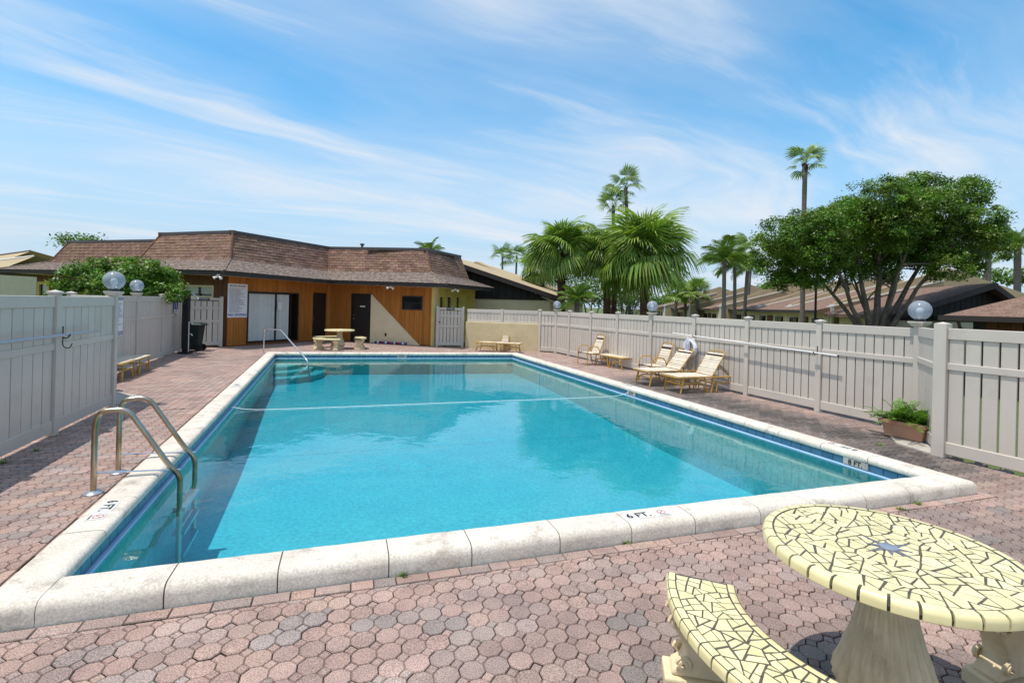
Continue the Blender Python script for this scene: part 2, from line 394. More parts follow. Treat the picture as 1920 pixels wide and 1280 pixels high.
# coping stones ----------------------------------------------------
PROF = [(.03, .046), (.008, .055), (0., .080), (.006, .106), (.022, .123), (.05, .13), (.235, .13), (.268, .122), (.290, .100), (.30, .070), (.30, -.02)]
def sweep(frames, shrink=0., jit=0., m=None):
    m = m or MB(); k = len(PROF); vs = []
    for (o, u) in frames:
        jz = random.uniform(-jit, jit)
        for (a, z) in PROF:
            aa = a+(shrink if a < .15 else -shrink)+(random.uniform(-jit, jit) if a > .2 else 0); z2 = z-(shrink if z > .1 else 0)+(jz+random.uniform(-jit, jit)*.6 if z > .09 else 0)
            vs.append((o.x+u.x*aa, o.y+u.y*aa, z2))
    n = len(frames)
    fs = [(i*k+j, i*k+j+1, (i+1)*k+j+1, (i+1)*k+j) for i in range(n-1) for j in range(k-1)]
    fs += [tuple(range(k)), tuple(range((n-1)*k, n*k))[::-1]]
    return m.add(vs, fs)
nrm = []
for i in range(4):
    d = (POOL[(i+1) % 4]-POOL[i]).normalized(); nrm.append(Vector((d.y, -d.x)))
for i in range(4):
    a, b = POOL[i], POOL[(i+1) % 4]; d = (b-a).normalized(); ln = (b-a).length; u = nrm[i]
    n = round(ln/.61); g = .004
    cuts = [0.]+[ln*(k/n)+random.uniform(-.05, .05) for k in range(1, n)]+[ln]
    for k in range(n):
        s0, s1 = cuts[k]+g, cuts[k+1]-g
        sweep([(a+d*(s0+(s1-s0)*t), u) for t in np.linspace(0, 1, 7)], 0, .0016).obj('coping_stone', 'coping', pool, smooth=True, fix=True)
    sweep([(a+d*.002, u), (b-d*.002, u)], .006).obj('grout', 'grout', pool)
    up = nrm[i-1]; mi = (up+u); mi = mi/(mi.dot(u))
    sweep([(a, up), (a, mi), (a, u)], 0, .001).obj('coping_stone', 'coping', pool, smooth=True, fix=True)
# depth markers ----------------------------------------------------
def nodive(mb_, c, r, ex, ey, z):
    n = 20; t = r*.14
    vs = []
    for j in range(n):
        a = 2*PI*j/n
        for rr in (r, r-t): vs.append((*(c+ex*rr*math.cos(a)+ey*rr*math.sin(a)), z))
    mb_.add(vs, [(2*j, 2*((j+1) % n), 2*((j+1) % n)+1, 2*j+1) for j in range(n)])
    p, q = c+(ex+ey)*r*.65, c-(ex+ey)*r*.65; w_ = (ex-ey)*t*.35
    mb_.add([(*(p+w_), z+.0003), (*(q+w_), z+.0003), (*(q-w_), z+.0003), (*(p-w_), z+.0003)], [(0, 1, 2, 3)])
def marker(pt, side, txt, symbol=True):
    """white marker set in the coping top, read from outside the pool"""
    u = nrm[side]; ey = -u; ex = Vector((ey.y, -ey.x)); w2 = .20 if symbol else .13
    o = Vector((pt[0], pt[1])); z = CT+.0022
    q = [o-ex*w2-ey*.06, o+ex*w2-ey*.06, o+ex*w2+ey*.06, o-ex*w2+ey*.06]
    root = MB().prism([tuple(p) for p in q], CT-.02, z).obj('depth_marker', 'marker_white', pool)
    M = frame((*(o-ex*(.075 if symbol else 0)), z+.001), (*ex, 0), (*ey, 0))
    link('lettering', text_mesh(txt, .105, 'ink', .0005, .02), root, M=M)
    if symbol:
        mb_ = MB(); nodive(mb_, o+ex*.145+ey*.012, .036, ex, ey, z+.0014); mb_.obj('no_diving_symbol', 'ink_red', root)
        link('lettering', text_mesh('NO DIVING', .0165, 'ink', .0004), root, M=frame((*(o+ex*.145-ey*.042), z+.001), (*ex, 0), (*ey, 0)))
def on_side(px, py, side, inn=.15):
    p = P(px, py, CT); a = POOL[side]; d = (POOL[(side+1) % 4]-a).normalized(); s = (Vector((p.x, p.y))-a).dot(d)
    return a+d*s+nrm[side]*inn
marker(on_side(1215, 966, 0), 0, '6 FT.')
marker(on_side(195, 955, 3), 3, '6 FT.')
marker(on_side(1600, 835, 1), 1, '8 FT.')
marker(on_side(433, 723, 3), 3, '3 FT.')
marker(on_side(1160, 722, 1), 1, '4 FT.')
def facemark(px, py, side, txt):
    p = on_side(px, py, side, -.006); ey = nrm[side]; d = (POOL[(side+1) % 4]-POOL[side]).normalized(); ex = Vector((-nrm[side].y, nrm[side].x))*-1
    M = frame((p.x, p.y, .010), (*ex, 0), (0, 0, 1)) @ Matrix.Translation((0, 0, -.012))
    root = link('depth_marker', MB().box((-.15, -.038, -.012), (.15, .038, 0)).mesh('depth_marker', 'concrete_pad'), pool, M=M)
    link('lettering', text_mesh(txt, .085, 'ink', .0005, .02), root, M=Matrix.Translation((0, -.002, .002)))
facemark(1604, 850, 1, '8 FT.'); facemark(755, 666, 2, '3 FT'); facemark(1160, 728, 1, '4 FT')
# water ------------------------------------------------------------
wq = offs(POOL, .04)
wb = MB().prism([tuple(p) for p in wq], -2.3, WL).obj('pool_water', 'water'); struct(wb)
# floating line across the pool
a3, d3 = POOL[3], (POOL[0]-POOL[3]).normalized(); a1, d1 = POOL[1], (POOL[2]-POOL[1]).normalized()
p0 = P(468, 770, WL); p1 = P(1135, 746, WL)
e0 = a3+d3*((Vector((p0.x, p0.y))-a3).dot(d3)-.1); e1 = a1+d1*((Vector((p1.x, p1.y))-a1).dot(d1)+.15)
pts = []
for t in np.linspace(0, 1, 40):
    q = lerp2(e0, e1, t); sag = .14*(1-(2*t-1)**8)
    q = q+d3*sag*.6; z = WL+.008 if .035 < t < .965 else WL+.008+.05*(1-min(t, 1-t)/.035)
    pts.append((q.x+.02*math.sin(9*t), q.y, z))
tag(MB().tube(pts, .0055, 6).obj('floating_rope', 'rope_white', smooth=True), 'thin white safety rope floating across the middle of the pool', 'rope')
# ------------------------------------------------------------------ pavers
PP = .126; AX = math.radians(18.2)
E1 = Vector((math.cos(AX), math.sin(AX))); E2 = Vector((-math.sin(AX), math.cos(AX)))
hh = PP/2; ss = PP*(math.sqrt(2)-1)/2
OCT = [(hh, -ss), (hh, ss), (ss, hh), (-ss, hh), (-hh, ss), (-hh, -ss), (-ss, -hh), (ss, -hh)]
SQ = [(hh, ss), (PP-ss, hh), (hh, PP-ss), (ss, hh)]
UNIT = [(-ss, -hh), (ss, -hh), (hh, -ss), (PP-ss, -hh), (PP+ss, -hh), (PP+hh, -ss), (PP+hh, ss), (2*PP-ss, hh), (PP+hh, PP-ss), (PP+ss, hh), (PP-ss, hh), (hh, PP-ss), (ss, hh), (-ss, hh), (-hh, ss), (-hh, -ss)]
CP = offs(POOL, CW)                                              # outer edge of the coping
SOL = offs(POOL, CW+.112)                                        # soldier course round the coping
cpn = [(tuple(SOL[i]), tuple(nrm[i])) for i in range(4)]
def cell(mb_, poly, M, col, bev=.006, low=-.006, tilt=(0, 0, 0)):
    poly = [p for i, p in enumerate(poly) if math.hypot(p[0]-poly[i-1][0], p[1]-poly[i-1][1]) > .0015]
    if len(poly) < 3 or area(poly) < 1.2e-4: return
    n = len(poly); o = inset(poly, .002); i_ = inset(poly, bev)
    if area(i_) < 2e-5: i_ = inset(poly, .002)
    zt = lambda p: tilt[0]+tilt[1]*p[0]+tilt[2]*p[1]
    g = .82
    vs = [(*M(p), low+zt(p)) for p in o]+[(*M(p), zt(p)) for p in i_]
    b = len(mb_.v); mb_.v += vs; mb_.c += [tuple(c*g for c in col)]*n+[col]*n
    mb_.f += [tuple(range(b+n, b+2*n))]+[(b+i, b+(i+1) % n, b+n+(i+1) % n, b+n+i) for i in range(n)]
def plate(mb_, poly, M, col, z=-.0062, tilt=(0, 0, 0)):
    n = len(poly); zt = lambda p: tilt[0]+tilt[1]*p[0]+tilt[2]*p[1]
    b = len(mb_.v); mb_.v += [(*M(p), z+zt(p)) for p in poly]+[(*M(p), z-.014) for p in poly]; mb_.c += [tuple(c*.55 for c in col)]*n+[tuple(c*.5 for c in col)]*n
    mb_.f += [tuple(range(b, b+n))]+[(b+n+i, b+n+(i+1) % n, b+(i+1) % n, b+i) for i in range(n)]
PALETTE = [(.60, .405, .365), (.64, .445, .39), (.575, .405, .375), (.53, .415, .395), (.48, .425, .415), (.42, .405, .415), (.67, .49, .42), (.55, .39, .36), (.51, .415, .40)]
def hue(x, y):
    c = list(random.choice(PALETTE[:4] if random.random() < .6 else PALETTE)); gm = (.57, .425, .385); c = [v*.55+m_*.45 for v, m_ in zip(c, gm)]; k = random.uniform(.86, 1.12)
    k *= 1.12
    t_ = max(0., min(1., ((x-3.4)*.36*0+(y-7.2))/4.8)); cxm = 5.15-1.75*t_      # mildewed strip between coping and the right fence
    f = math.exp(-((x-cxm)/.75)**2)*(1 if 6.3 < y < 12.4 else math.exp(-((y-(6.3 if y < 7 else 12.4))/.8)**2))
    f = max(f*random.uniform(.75, 1.15), .55*math.exp(-((x-1.4)/1.1)**2-((y-2.2)/.75)**2), .45*math.exp(-((x-4.2)/1.4)**2-((y-4.0)/.7)**2)); f = min(f, 1.)
    g_ = sum(c)/3
    return tuple((v+(g_*.78-v)*.75*f)*k*(1-.62*f) for v in c)
rect_c = sum(POOL, Vector((0, 0)))/4
units = []
for i in range(-140, 150):
    for j in range(-140, 200):
        if (i+j) % 2: continue
        o = E1*(i*PP)+E2*(j*PP)
        c = o+E1*(PP*.5)
        if c.y < -.6 or c.x < -11.5 or c.x > 8 or c.y > 23 or not inside(c, DECK): continue
        units.append((i, j, o, c))
pieces = []
LO = random.Random(5)
for (i, j, o, c) in units:
    M = lambda p, o=o: (o.x+E1.x*p[0]+E2.x*p[1], o.y+E1.y*p[0]+E2.y*p[1])
    cells = [OCT, [(x+PP, y) for x, y in OCT], SQ, [(x+PP, y) for x, y in SQ]]
    # distance outside the soldier line (positive = outside) of each corner of the unit
    ws = [M(p) for p in UNIT]
    dmin = [max((w_[0]-a[0])*n_[0]+(w_[1]-a[1])*n_[1] for a, n_ in cpn) for w_ in ws]
    if max(dmin) <= .012: continue
    col = hue(c.x, c.y); tl = (LO.gauss(0, .0013), LO.gauss(0, .009), LO.gauss(0, .009))
    mb_ = MB()
    if min(dmin) >= 0:
        plate(mb_, inset(UNIT, .0042), M, col, tilt=tl)
        for ce in cells:
            k = LO.uniform(.93, 1.06); cell(mb_, ce, M, tuple(v*k for v in col), tilt=tl)
    else:
        side = max(range(4), key=lambda s: (c.x-cpn[s][0][0])*cpn[s][1][0]+(c.y-cpn[s][0][1])*cpn[s][1][1])
        a, n_ = cpn[side]; la = ((a[0]-o.x)*E1.x+(a[1]-o.y)*E1.y, (a[0]-o.x)*E2.x+(a[1]-o.y)*E2.y)
        ln_ = (n_[0]*E1.x+n_[1]*E1.y, n_[0]*E2.x+n_[1]*E2.y); la = (la[0]+ln_[0]*.002, la[1]+ln_[1]*.002)
        for ce in cells:
            q = clip(ce, la, ln_)
            if len(q) >= 3 and area(q) > 2e-4:
                cell(mb_, q, M, col, tilt=tl); plate(mb_, inset(q, .0015), M, col, tilt=tl)
    if mb_.f: pieces.append((c, mb_))
for i in range(4):                                               # soldier course of oblong pavers
    a, b = CP[i], CP[(i+1) % 4]; d = (b-a).normalized(); u = nrm[i]; s = -.11; ln = (b-a).length+.11
    while s < ln:
        l = random.choice((.21, .21, .21, .14)); e = min(s+l, ln)
        q = [(s, -.108), (e, -.108), (e, -.008), (s, -.008)]
        M = lambda p, a=a, d=d, u=u: (a.x+d.x*p[0]-u.x*p[1], a.y+d.y*p[0]-u.y*p[1])
        mb_ = MB(); col = hue(0, 0); tl = (LO.gauss(0, .0015), 0, LO.gauss(0, .02))
        cell(mb_, inset(q, .0012), M, col, .005, tilt=tl); plate(mb_, inset(q, .002), M, col, tilt=tl)
        c = a+d*(s+e)/2+u*.05
        if mb_.f and inside(c, DECK): pieces.append((c, mb_))
        s = e
def vis(c):
    if c.y < .5: return False
    x, y = proj((c.x, c.y, 0)); return -20 < x < 1940 and y < 1300
order = sorted(range(len(pieces)), key=lambda k: (0 if vis(pieces[k][0]) else 1, pieces[k][0].length))
rest = MB()
for r, k in enumerate(order):
    c, mb_ = pieces[k]
    if r < 298: mb_.obj('paver', 'paver', deck)
    else:
        b = len(rest.v); rest.v += mb_.v; rest.c += mb_.c; rest.f += [tuple(x+b for x in f) for f in mb_.f]
stuff(rest.obj('pavers', 'paver', deck))
# ------------------------------------------------------------------ vinyl fences
def fence(name, label, pts, h=1.64, hts=None, npk=10, group=None, caps=None, gap=.016, zrail=.66, flip=1, z0=.0, back=True, post=.105, skip=()):
    """posts at pts (ground plan), two rails + mid rail and separate pickets between them"""
    root = thing(name, label, 'fence', (pts[0].x, pts[0].y, 0), 0, group); o = Vector((pts[0].x, pts[0].y))
    hts = hts or [h]*len(pts)
    for i, p in enumerate(pts):
        if i in skip: continue
        d = (pts[min(i+1, len(pts)-1)]-pts[max(i-1, 0)]); rz = math.atan2(d.y, d.x); loc = (p.x-o.x, p.y-o.y, 0)
        po = link('post', boxmesh(post, post, hts[i]+.03, 'fence', .006), root, loc, rz)
        if not (caps and i in caps):
            cp = MB().add([(-.068, -.068, 0), (.068, -.068, 0), (.068, .068, 0), (-.068, .068, 0), (-.068, -.068, .025), (.068, -.068, .025), (.068, .068, .025), (-.068, .068, .025), (0, 0, .05)],
                          [(3, 2, 1, 0), (0, 1, 5, 4), (1, 2, 6, 5), (2, 3, 7, 6), (3, 0, 4, 7), (4, 5, 8), (5, 6, 8), (6, 7, 8), (7, 4, 8)]) if 'fcap' not in MATS else None
            global _cap
            try: _cap
            except NameError: _cap = cp.mesh('cap', 'fence')
            link('cap', _cap, po, (0, 0, hts[i]+.03))
    for i in range(len(pts)-1):
        a, b = pts[i], pts[i+1]; d = (b-a); ln = d.length; rz = math.atan2(d.y, d.x); d = d.normalized(); mid = (a+b)/2-o
        h0 = min(hts[i], hts[i+1]); clr = ln-post+.004
        def lp(t, off): q = a+d*t-o+Vector((-d.y, d.x))*off; return q
        for (z, rh, rd) in ((h0-.14, .14, .055), (h0*zrail, .085, .055), (.05+z0, .15, .055)):
            link('rail', boxmesh(clr, rd, rh, 'fence', .005), root, (mid.x, mid.y, z), rz)
        n = npk if isinstance(npk, int) else npk[i]; pw = (ln-post)/n
        pm = boxmesh(pw-gap, .022, h0-.14-.12-z0, 'fence', .003)
        for k in range(n):
            q = lp(post/2+pw*(k+.5), random.uniform(-.0015, .0015)); link('picket', pm, root, (q.x, q.y, .12+z0), rz)
        if back:
            q = lp(ln/2, -flip*.034); link('backing', boxmesh(ln-post, .004, h0-.3-z0, 'fence', 0), root, (q.x, q.y, .14+z0), rz)
    return root
V2 = lambda p: Vector((p.x, p.y))
rp = [V2(P(x, y)) for x, y in ((1013, 660), (1044, 662), (1067, 667), (1106, 676), (1157, 687), (1221, 701), (1300, 719), (1399, 741), (1534, 771), (1719, 812))]
rp[0] = Vector((1.12, 19.72)); rp[1] = Vector((1.74, 19.35)); 
fd = (rp[9]-rp[2]).normalized()                                  # straighten the long run
for i in range(3, 9): rp[i] = rp[2]+fd*((rp[i]-rp[2]).dot(fd))
rh = [ztop(rp[i], y) for i, y in zip(range(10), (584, 584, 586, 588, 589, 591, 594, 599, 606.5, 611))]
hm = sum(rh)/len(rh); rh = [hm*.5+v*.5 for v in rh]
fence('vinyl_fence', 'long beige vinyl privacy fence run with the white pole and life ring hung on it', rp, hts=rh, npk=[4, 6]+[10]*7, caps=(1, 5, 9), flip=-1)
np0 = V2(P(1762, 855)); np_dir = Vector((.40, -.916)).normalized()
nfp = [np0, np0+np_dir*1.66, np0+np_dir*3.32]
fence('vinyl_fence', 'beige vinyl fence section with open gaps between boards beside the terracotta planter', nfp, hts=[ztop(np0, 615)]*3, npk=9, gap=.022, back=False, zrail=.68, post=.14)
jr = [rp[9], np0]
fence('vinyl_fence', 'short angled beige fence return behind the terracotta planter', jr, hts=[rh[9], ztop(np0, 617)], npk=8, gap=.012, skip=(0, 1), zrail=.67, flip=-1)
LE = Vector((-6.417, 8.077)); ld = Vector((.342, -.94))
lfp = [LE, V2(P(117, 815)), ]
lfp[1] = LE+ld*((lfp[1]-LE).dot(ld)); sp_ = (lfp[1]-LE).length
lfp += [LE+ld*(sp_+1.85), LE+ld*(sp_+3.7), LE+ld*(sp_+5.5)]
lh = [ztop(LE, 556), ztop(lfp[1], 555)]; lh += [lh[1]]*3
fence('vinyl_fence', 'shaded grey-beige vinyl fence section beside the ladder with a metal pole on hooks', lfp, hts=lh, npk=[8, 8, 8, 8], caps=(0,), zrail=.615, flip=1)
lf = [V2(P(251, 688)), V2(P(297, 671)), V2(P(335, 659))]
lf = [Vector((-8.22, 9.35)), Vector((-8.83, 10.98))]+lf
ldir = (lf[4]-lf[0]).normalized(); lf = [lf[0]+ldir*((p-lf[0]).dot(ldir)) for p in lf]
fence('vinyl_fence', 'beige vinyl fence run with the blue-headed rules board behind the flat lounger', lf, hts=[ztop(p, y) for p, y in zip(lf, (554, 554, 555, 555.5, 557))], npk=10, caps=(2,), flip=-1)
fence('vinyl_fence', 'short angled beige fence return behind the left lamp post', [lf[0], LE], hts=[1.78, 1.78], npk=9, skip=(0, 1), flip=1)
# stucco wall with fence panels on top, far right
wa, wb_ = V2(P(872, 652)), rp[0]-Vector((.06, -.02)); wd = (wb_-wa); rz = math.atan2(wd.y, wd.x); wc = (wa+wb_)/2
sw = thing('garden_wall', 'low cream stucco wall topped by short vinyl fence panels', 'wall', (wc.x, wc.y, 0), rz)
wz = ztop(wc, 605); wl_ = wd.length
MB().box((-wl_/2, .0, -.05), (wl_/2, .2, wz)).obj('stucco', 'stucco_cream', sw, bevel=.02)
tz = ztop(wc, 581)
for x0, x1 in ((-wl_/2, -.02), (.02, wl_/2)):
    for z, h_ in ((wz+.002, .06), (tz-.13, .13)): link('rail', boxmesh(x1-x0-.06, .05, h_, 'fence', .005), sw, ((x0+x1)/2, .1, z))
    n = 10; pw = (x1-x0-.06)/n
    for k in range(n): link('picket', boxmesh(pw-.008, .022, tz-.13-wz-.05, 'fence', .003), sw, (x0+.03+pw*(k+.5), .1, wz+.05))
link('post', boxmesh(.09, .09, tz-wz+.03, 'fence', .006), sw, (0, .1, wz))
# gates
def gate(label, a, b, ztop_, hinge=None, nb=6):
    d = b-a; ln = d.length; rz = math.atan2(d.y, d.x); g = thing('pool_gate', label, 'gate', (a.x, a.y, 0), rz)
    for x in (-.04, ln+.04): link('post', boxmesh(.10, .10, ztop_+.04, 'fence', .006), g, (x, 0, 0))
    fr_ = MB()
    for x in (.03, ln-.03): link('stile', boxmesh(.05, .05, ztop_-.06, 'fence', .005), g, (x, 0, .05))
    for z in (.07, .5*ztop_, .76*ztop_, ztop_-.1): link('rail', boxmesh(ln-.10, .045, .09 if z > .1 else .12, 'fence', .005), g, (ln/2, 0, z))
    pw = (ln-.1)/nb
    for k in range(nb): link('picket', boxmesh(pw-.028, .02, ztop_-.25, 'fence', .003), g, (.05+pw*(k+.5), .012, .12))
    pl = MB().box((-.16, -.032, ztop_-.10), (.16, -.026, ztop_-.02)).obj('plate', 'ink', g); pl.location = (ln/2, 0, 0)
    bars = MB()
    for r_ in range(2):
        x = -.13
        while x < .11:
            l = random.uniform(.02, .05); bars.box((x, -.0335, ztop_-.05-.03*r_), (x+l, -.032, ztop_-.038-.03*r_)); x += l+.012
    bars.obj('small_print', 'sign_white', pl)
    MB().box((.0, -.07, .62*ztop_), (.09, -.025, .62*ztop_+.03)).obj('latch', 'black_plastic', g, bevel=.004)
    return g
ga, gb = V2(P(349, 652)), V2(P(411, 650)); gate('beige slatted vinyl gate behind the shower post and trash bin', ga, gb, ztop(gb, 558), nb=5)
ga, gb = V2(P(821, 650)), V2(P(865, 651)); gate('beige slatted vinyl gate between the clubhouse and the stucco wall', ga, gb, ztop(gb, 577), nb=6)
link_p = lf[4]
# ================================================================== clubhouse
W1, W2, W3 = V2(P(425, 650)), V2(P(614, 637.4)), V2(P(812, 649))
Wm = W1+Vector((-.96, .28))*5.2; Wmm = Wm+Vector((.28, .96))*7; W4 = Vector((-1.9, 25.6))
Q = [Wmm, Wm, W1, W2, W3, W4]
CH = Vector((W2.x, W2.y, 0))
club = thing('clubhouse', 'low clubhouse with orange board siding and brown shingled mansard roof', 'building', CH)
def LM(M): return Matrix.Translation(-CH) @ M
def poff(poly, d):
    """offset an open polyline to its right-hand (outer) side by d"""
    n = len(poly); out = []
    for i in range(n):
        ns = []
        for a, b in ((i-1, i), (i, i+1)):
            if a < 0 or b >= n: continue
            e = (poly[b]-poly[a]).normalized(); ns.append(Vector((e.y, -e.x)))
        if len(ns) == 1: out.append(poly[i]+ns[0]*d)
        else: out.append(poly[i]+(ns[0]+ns[1])*d/(1+ns[0].dot(ns[1])))
    return out
def roofline(Q, rows_e, rows_b, rows_t, zb=(2.48, 3.05, 4.2), over=1.0, segs_shingle=(), parent=None, lm=None, tall=True, ncourse=9):
    E_, B_, T_ = poff(Q, over), poff(Q, -.35), poff(Q, -.85)
    def zs(pl, rows, z0):
        out = []
        for p, r in zip(pl, rows): out.append(z0 if r is None else .35*z0+.65*ztop(p, r))
        return out
    ze, zb_, zt = zs(E_, rows_e, zb[0]), zs(B_, rows_b, zb[1]), zs(T_, rows_t, zb[2])
    V3 = lambda p, z: Vector((p.x, p.y, z))-CH
    rest = MB()
    for i in range(len(Q)-1):
        e0, e1 = V3(E_[i], ze[i]), V3(E_[i+1], ze[i+1]); b0, b1 = V3(B_[i], zb_[i]), V3(B_[i+1], zb_[i+1]); t0, t1 = V3(T_[i], zt[i]), V3(T_[i+1], zt[i+1])
        up = Vector((0, 0, .16)); n_out = (e1-e0).cross(Vector((0, 0, 1))).normalized()
        MB().add([e0, e1, e1+up, e0+up, e0-n_out*.03, e1-n_out*.03, e1+up-n_out*.03, e0+up-n_out*.03],
                 [(0, 1, 2, 3), (5, 4, 7, 6), (3, 2, 6, 7), (1, 0, 4, 5)]).obj('fascia', 'fascia', parent)
        w0, w1 = V3(Q[i], ze[i]+.03), V3(Q[i+1], ze[i+1]+.03)
        MB().add([e0+Vector((0, 0, .03)), e1+Vector((0, 0, .03)), w1, w0], [(0, 1, 2, 3)]).obj('soffit', 'stucco_pale', parent)
        # low skirt of small grey shingles, laid in lapped courses
        mb = MB(); nc = 7; ex = up*1.02+n_out*.04
        for k in range(nc):
            f0, f1 = k/nc, (k+1)/nc+.02
            q = [(e0+ex).lerp(b0, f0), (e1+ex).lerp(b1, f0), (e1+ex).lerp(b1, f1), (e0+ex).lerp(b0, f1)]
            lift = Vector((0, 0, .014))
            mb.add([q[0]+lift, q[1]+lift, q[2], q[3], q[0]-lift*.3, q[1]-lift*.3], [(0, 1, 2, 3), (4, 5, 1, 0)])
        mb.obj('skirt_roof', 'shingle_grey', parent)
        # steep mansard
        nn = (b1-b0).cross(t0-b0).normalized()
        MB().add([p-nn*.05 for p in (b0, b1, t1, t0)], [(0, 1, 2, 3)]).obj('mansard', 'fascia', parent)
        nn = nn*1.; ln = (b1-b0).length; sep = i in segs_shingle
        for c in range(ncourse):
            f0, f1 = c/ncourse, min(1., (c+1)/ncourse+.03); nt_ = max(1, round(ln/(.31 if sep else .30))); ofs = (c % 2)*.5
            for k in range(-1, nt_):
                s0, s1 = max(0, (k+ofs)/nt_), min(1, (k+1+ofs)/nt_)
                if s1-s0 < .01: continue
                s0 += .0015; s1 -= .0015; dr = random.uniform(-.006, .006)
                pt = lambda s, f: b0.lerp(b1, s).lerp(t0.lerp(t1, s), f)
                a, b, cc, d = pt(s0, f0+dr), pt(s1, f0+dr), pt(s1, f1), pt(s0, f1); th = random.uniform(.016, .030)
                g = random.uniform(.82, 1.12); col = (g, g*random.uniform(.92, 1.04), g*random.uniform(.9, 1.05))
                m_ = MB() if sep else rest
                m_.add([a+nn*th, b+nn*th, cc+nn*.006, d+nn*.006, a, b], [(0, 1, 2, 3), (4, 5, 1, 0), (5, 2, 1), (4, 0, 3)], col)
                if sep: m_.obj('shingle', 'shingle', parent)
        dk = (t1-t0).cross(Vector((0, 0, 1))).normalized()
        if tall:
            MB().add([t0+dk*.05-up*.2, t1+dk*.05-up*.2, t1+dk*.05+up*.55, t0+dk*.05+up*.55, t0-dk*.1+up*.55, t1-dk*.1+up*.55], [(0, 1, 2, 3), (3, 2, 5, 4)]).obj('roof_cap', 'cap_metal', parent)
        MB().add([t0, t1, t1-dk*3, t0-dk*3], [(0, 1, 2, 3)]).obj('roof_deck', 'cap_metal', parent)
    for i in range(1, len(Q)-1):
        V = V3(B_[i], zb_[i]); T = V3(T_[i], zt[i])
        o_ = (Vector((E_[i].x, E_[i].y, 0))-Vector((Q[i].x, Q[i].y, 0))).normalized()*.02
        MB().tube([V+o_, T+o_], .045, 6, (.9, .8, .75)).obj('hip_cap', 'shingle', parent)
        MB().tube([V3(E_[i], ze[i]+.165)+o_, V3(B_[i], zb_[i]+.01)], .05, 6).obj('hip_cap', 'shingle_grey', parent)
        if tall: link('cap_corner', boxmesh(.22, .22, .13, 'cap_metal', .01), parent, T-Vector((0, 0, .035))-o_*2)
    if rest.f: stuff(rest.obj('shingles', 'shingle', parent))
    return ze
ze = roofline(Q, (None, 503, 514, 531, 541, None), (None, 483, 481, 505, 510, None), (None, 438, 433, 464.5, 471, None), segs_shingle=(2, 3), parent=club)
# walls ------------------------------------------------------------
def s_at(A, B, px):
    k = (px-CX)/F; d = (B-A).normalized(); return (k*A.y-A.x)/(d.x-k*d.y)
def facet(A, B, holes, material, zt=2.62, bw=.235, core='siding_brown'):
    d = (B-A); ln = d.length; d.normalize(); M = LM(frame((A.x, A.y, 0), (d.x, d.y, 0), (0, 0, 1)))
    # structural wall behind the boards, cut round the openings
    br = sorted(set([0., ln]+[s for h in holes for s in h[:2]]))
    mb = MB()
    for a, b in zip(br[:-1], br[1:]):
        hs_ = sorted([h[2:4] for h in holes if h[0] <= a+1e-4 and h[1] >= b-1e-4]); z = -.06
        for z0, z1 in hs_+[(zt, zt)]:
            if z0 > z+.01: mb.box((a, z, -.12), (b, z0, -.025))
            z = max(z, z1)
    link('wall', mb.mesh('wall', core), club, M=M)
    br = sorted([s for s in set([0., ln]+[k*bw for k in range(1, int(ln/bw)+1)]+[s for h in holes for s in h[:2]])])
    b2 = [br[0]]
    hs_edges = [s for h in holes for s in h[:2]]+[0., ln]
    for s in br[1:]:
        if s-b2[-1] < .06:
            if s in hs_edges: b2[-1] = s if b2[-1] not in hs_edges else b2[-1]
            if s in hs_edges and b2[-1] != s: b2.append(s)
            continue
        b2.append(s)
    for a, b in zip(b2[:-1], b2[1:]):
        if b-a < .02: continue
        c = (a+b)/2; hs_ = sorted([h[2:4] for h in holes if h[0] < c < h[1]]); z = .03
        for z0, z1 in hs_+[(zt, zt)]:
            if z0 > z+.02:
                o = link('siding_board', boxmesh(b-a-.009, .022, z0-z, material, .002), club)
                o.matrix_local = M @ Matrix.Translation((c, z, -.012)) @ Matrix.Rotation(-PI/2, 4, 'X')
            z = max(z, z1)
    return M, d
def zr(A, B, s, row):
    d = (B-A).normalized(); p = A+d*s; return ztop(p, row)
# facet with the sliding glass door
A, B = W1, W2; S = lambda px: s_at(A, B, px)
sl = (S(464), S(560), .07, zr(A, B, S(510), 547.5)); dr1 = (S(587), S(612.), .0, sl[3]+.05)
M1, d1_ = facet(A, B, [sl, dr1], 'siding')
def mbx(name, material, x0, x1, y0, y1, z0, z1, M, parent=club, bev=.0):
    o = MB().box((x0, y0, z0), (x1, y1, z1)).obj(name, material, None, bevel=bev); o.parent = parent
    o.matrix_local = M; return o
def frame_box(x0, x1, y0, y1, t, z0, z1):
    m_ = MB(); m_.box((x0, y0, z0), (x0+t, y1, z1)); m_.box((x1-t, y0, z0), (x1, y1, z1)); m_.box((x0+t, y1-t, z0), (x1-t, y1, z1)); m_.box((x0+t, y0, z0), (x1-t, y0+t, z1)); return m_
ID = Matrix.Identity(4)
sd_ = link('sliding_door', frame_box(*sl, .05, -.10, .02).mesh('sliding_door', 'bronze'), club, M=M1)
x0, x1 = sl[0]+.05, sl[1]-.05; xm = x0+(x1-x0)*.56; xo = x0+(x1-x0)*.88
for a, b, zz_ in ((x0, xm, -.05), (xm-.05, xo, -.075)):
    gp = link('glass_panel', frame_box(a, b, sl[2]+.05, sl[3]-.05, .035, zz_, zz_+.02).mesh('glass_panel', 'bronze'), sd_)
nb = 22
for k in range(nb):
    xx = x0+.05+(xo-x0-.1)*k/nb
    o = link('blind_slat', boxmesh((xo-x0)/nb*.96, .006, sl[3]-sl[2]-.14, 'blind', 0), sd_)
    o.matrix_local = Matrix.Translation((xx, sl[2]+.07, -.11)) @ Matrix.Rotation(-PI/2, 4, 'X') @ Matrix.Rotation(random.uniform(-.5, -.2), 4, 'Z')
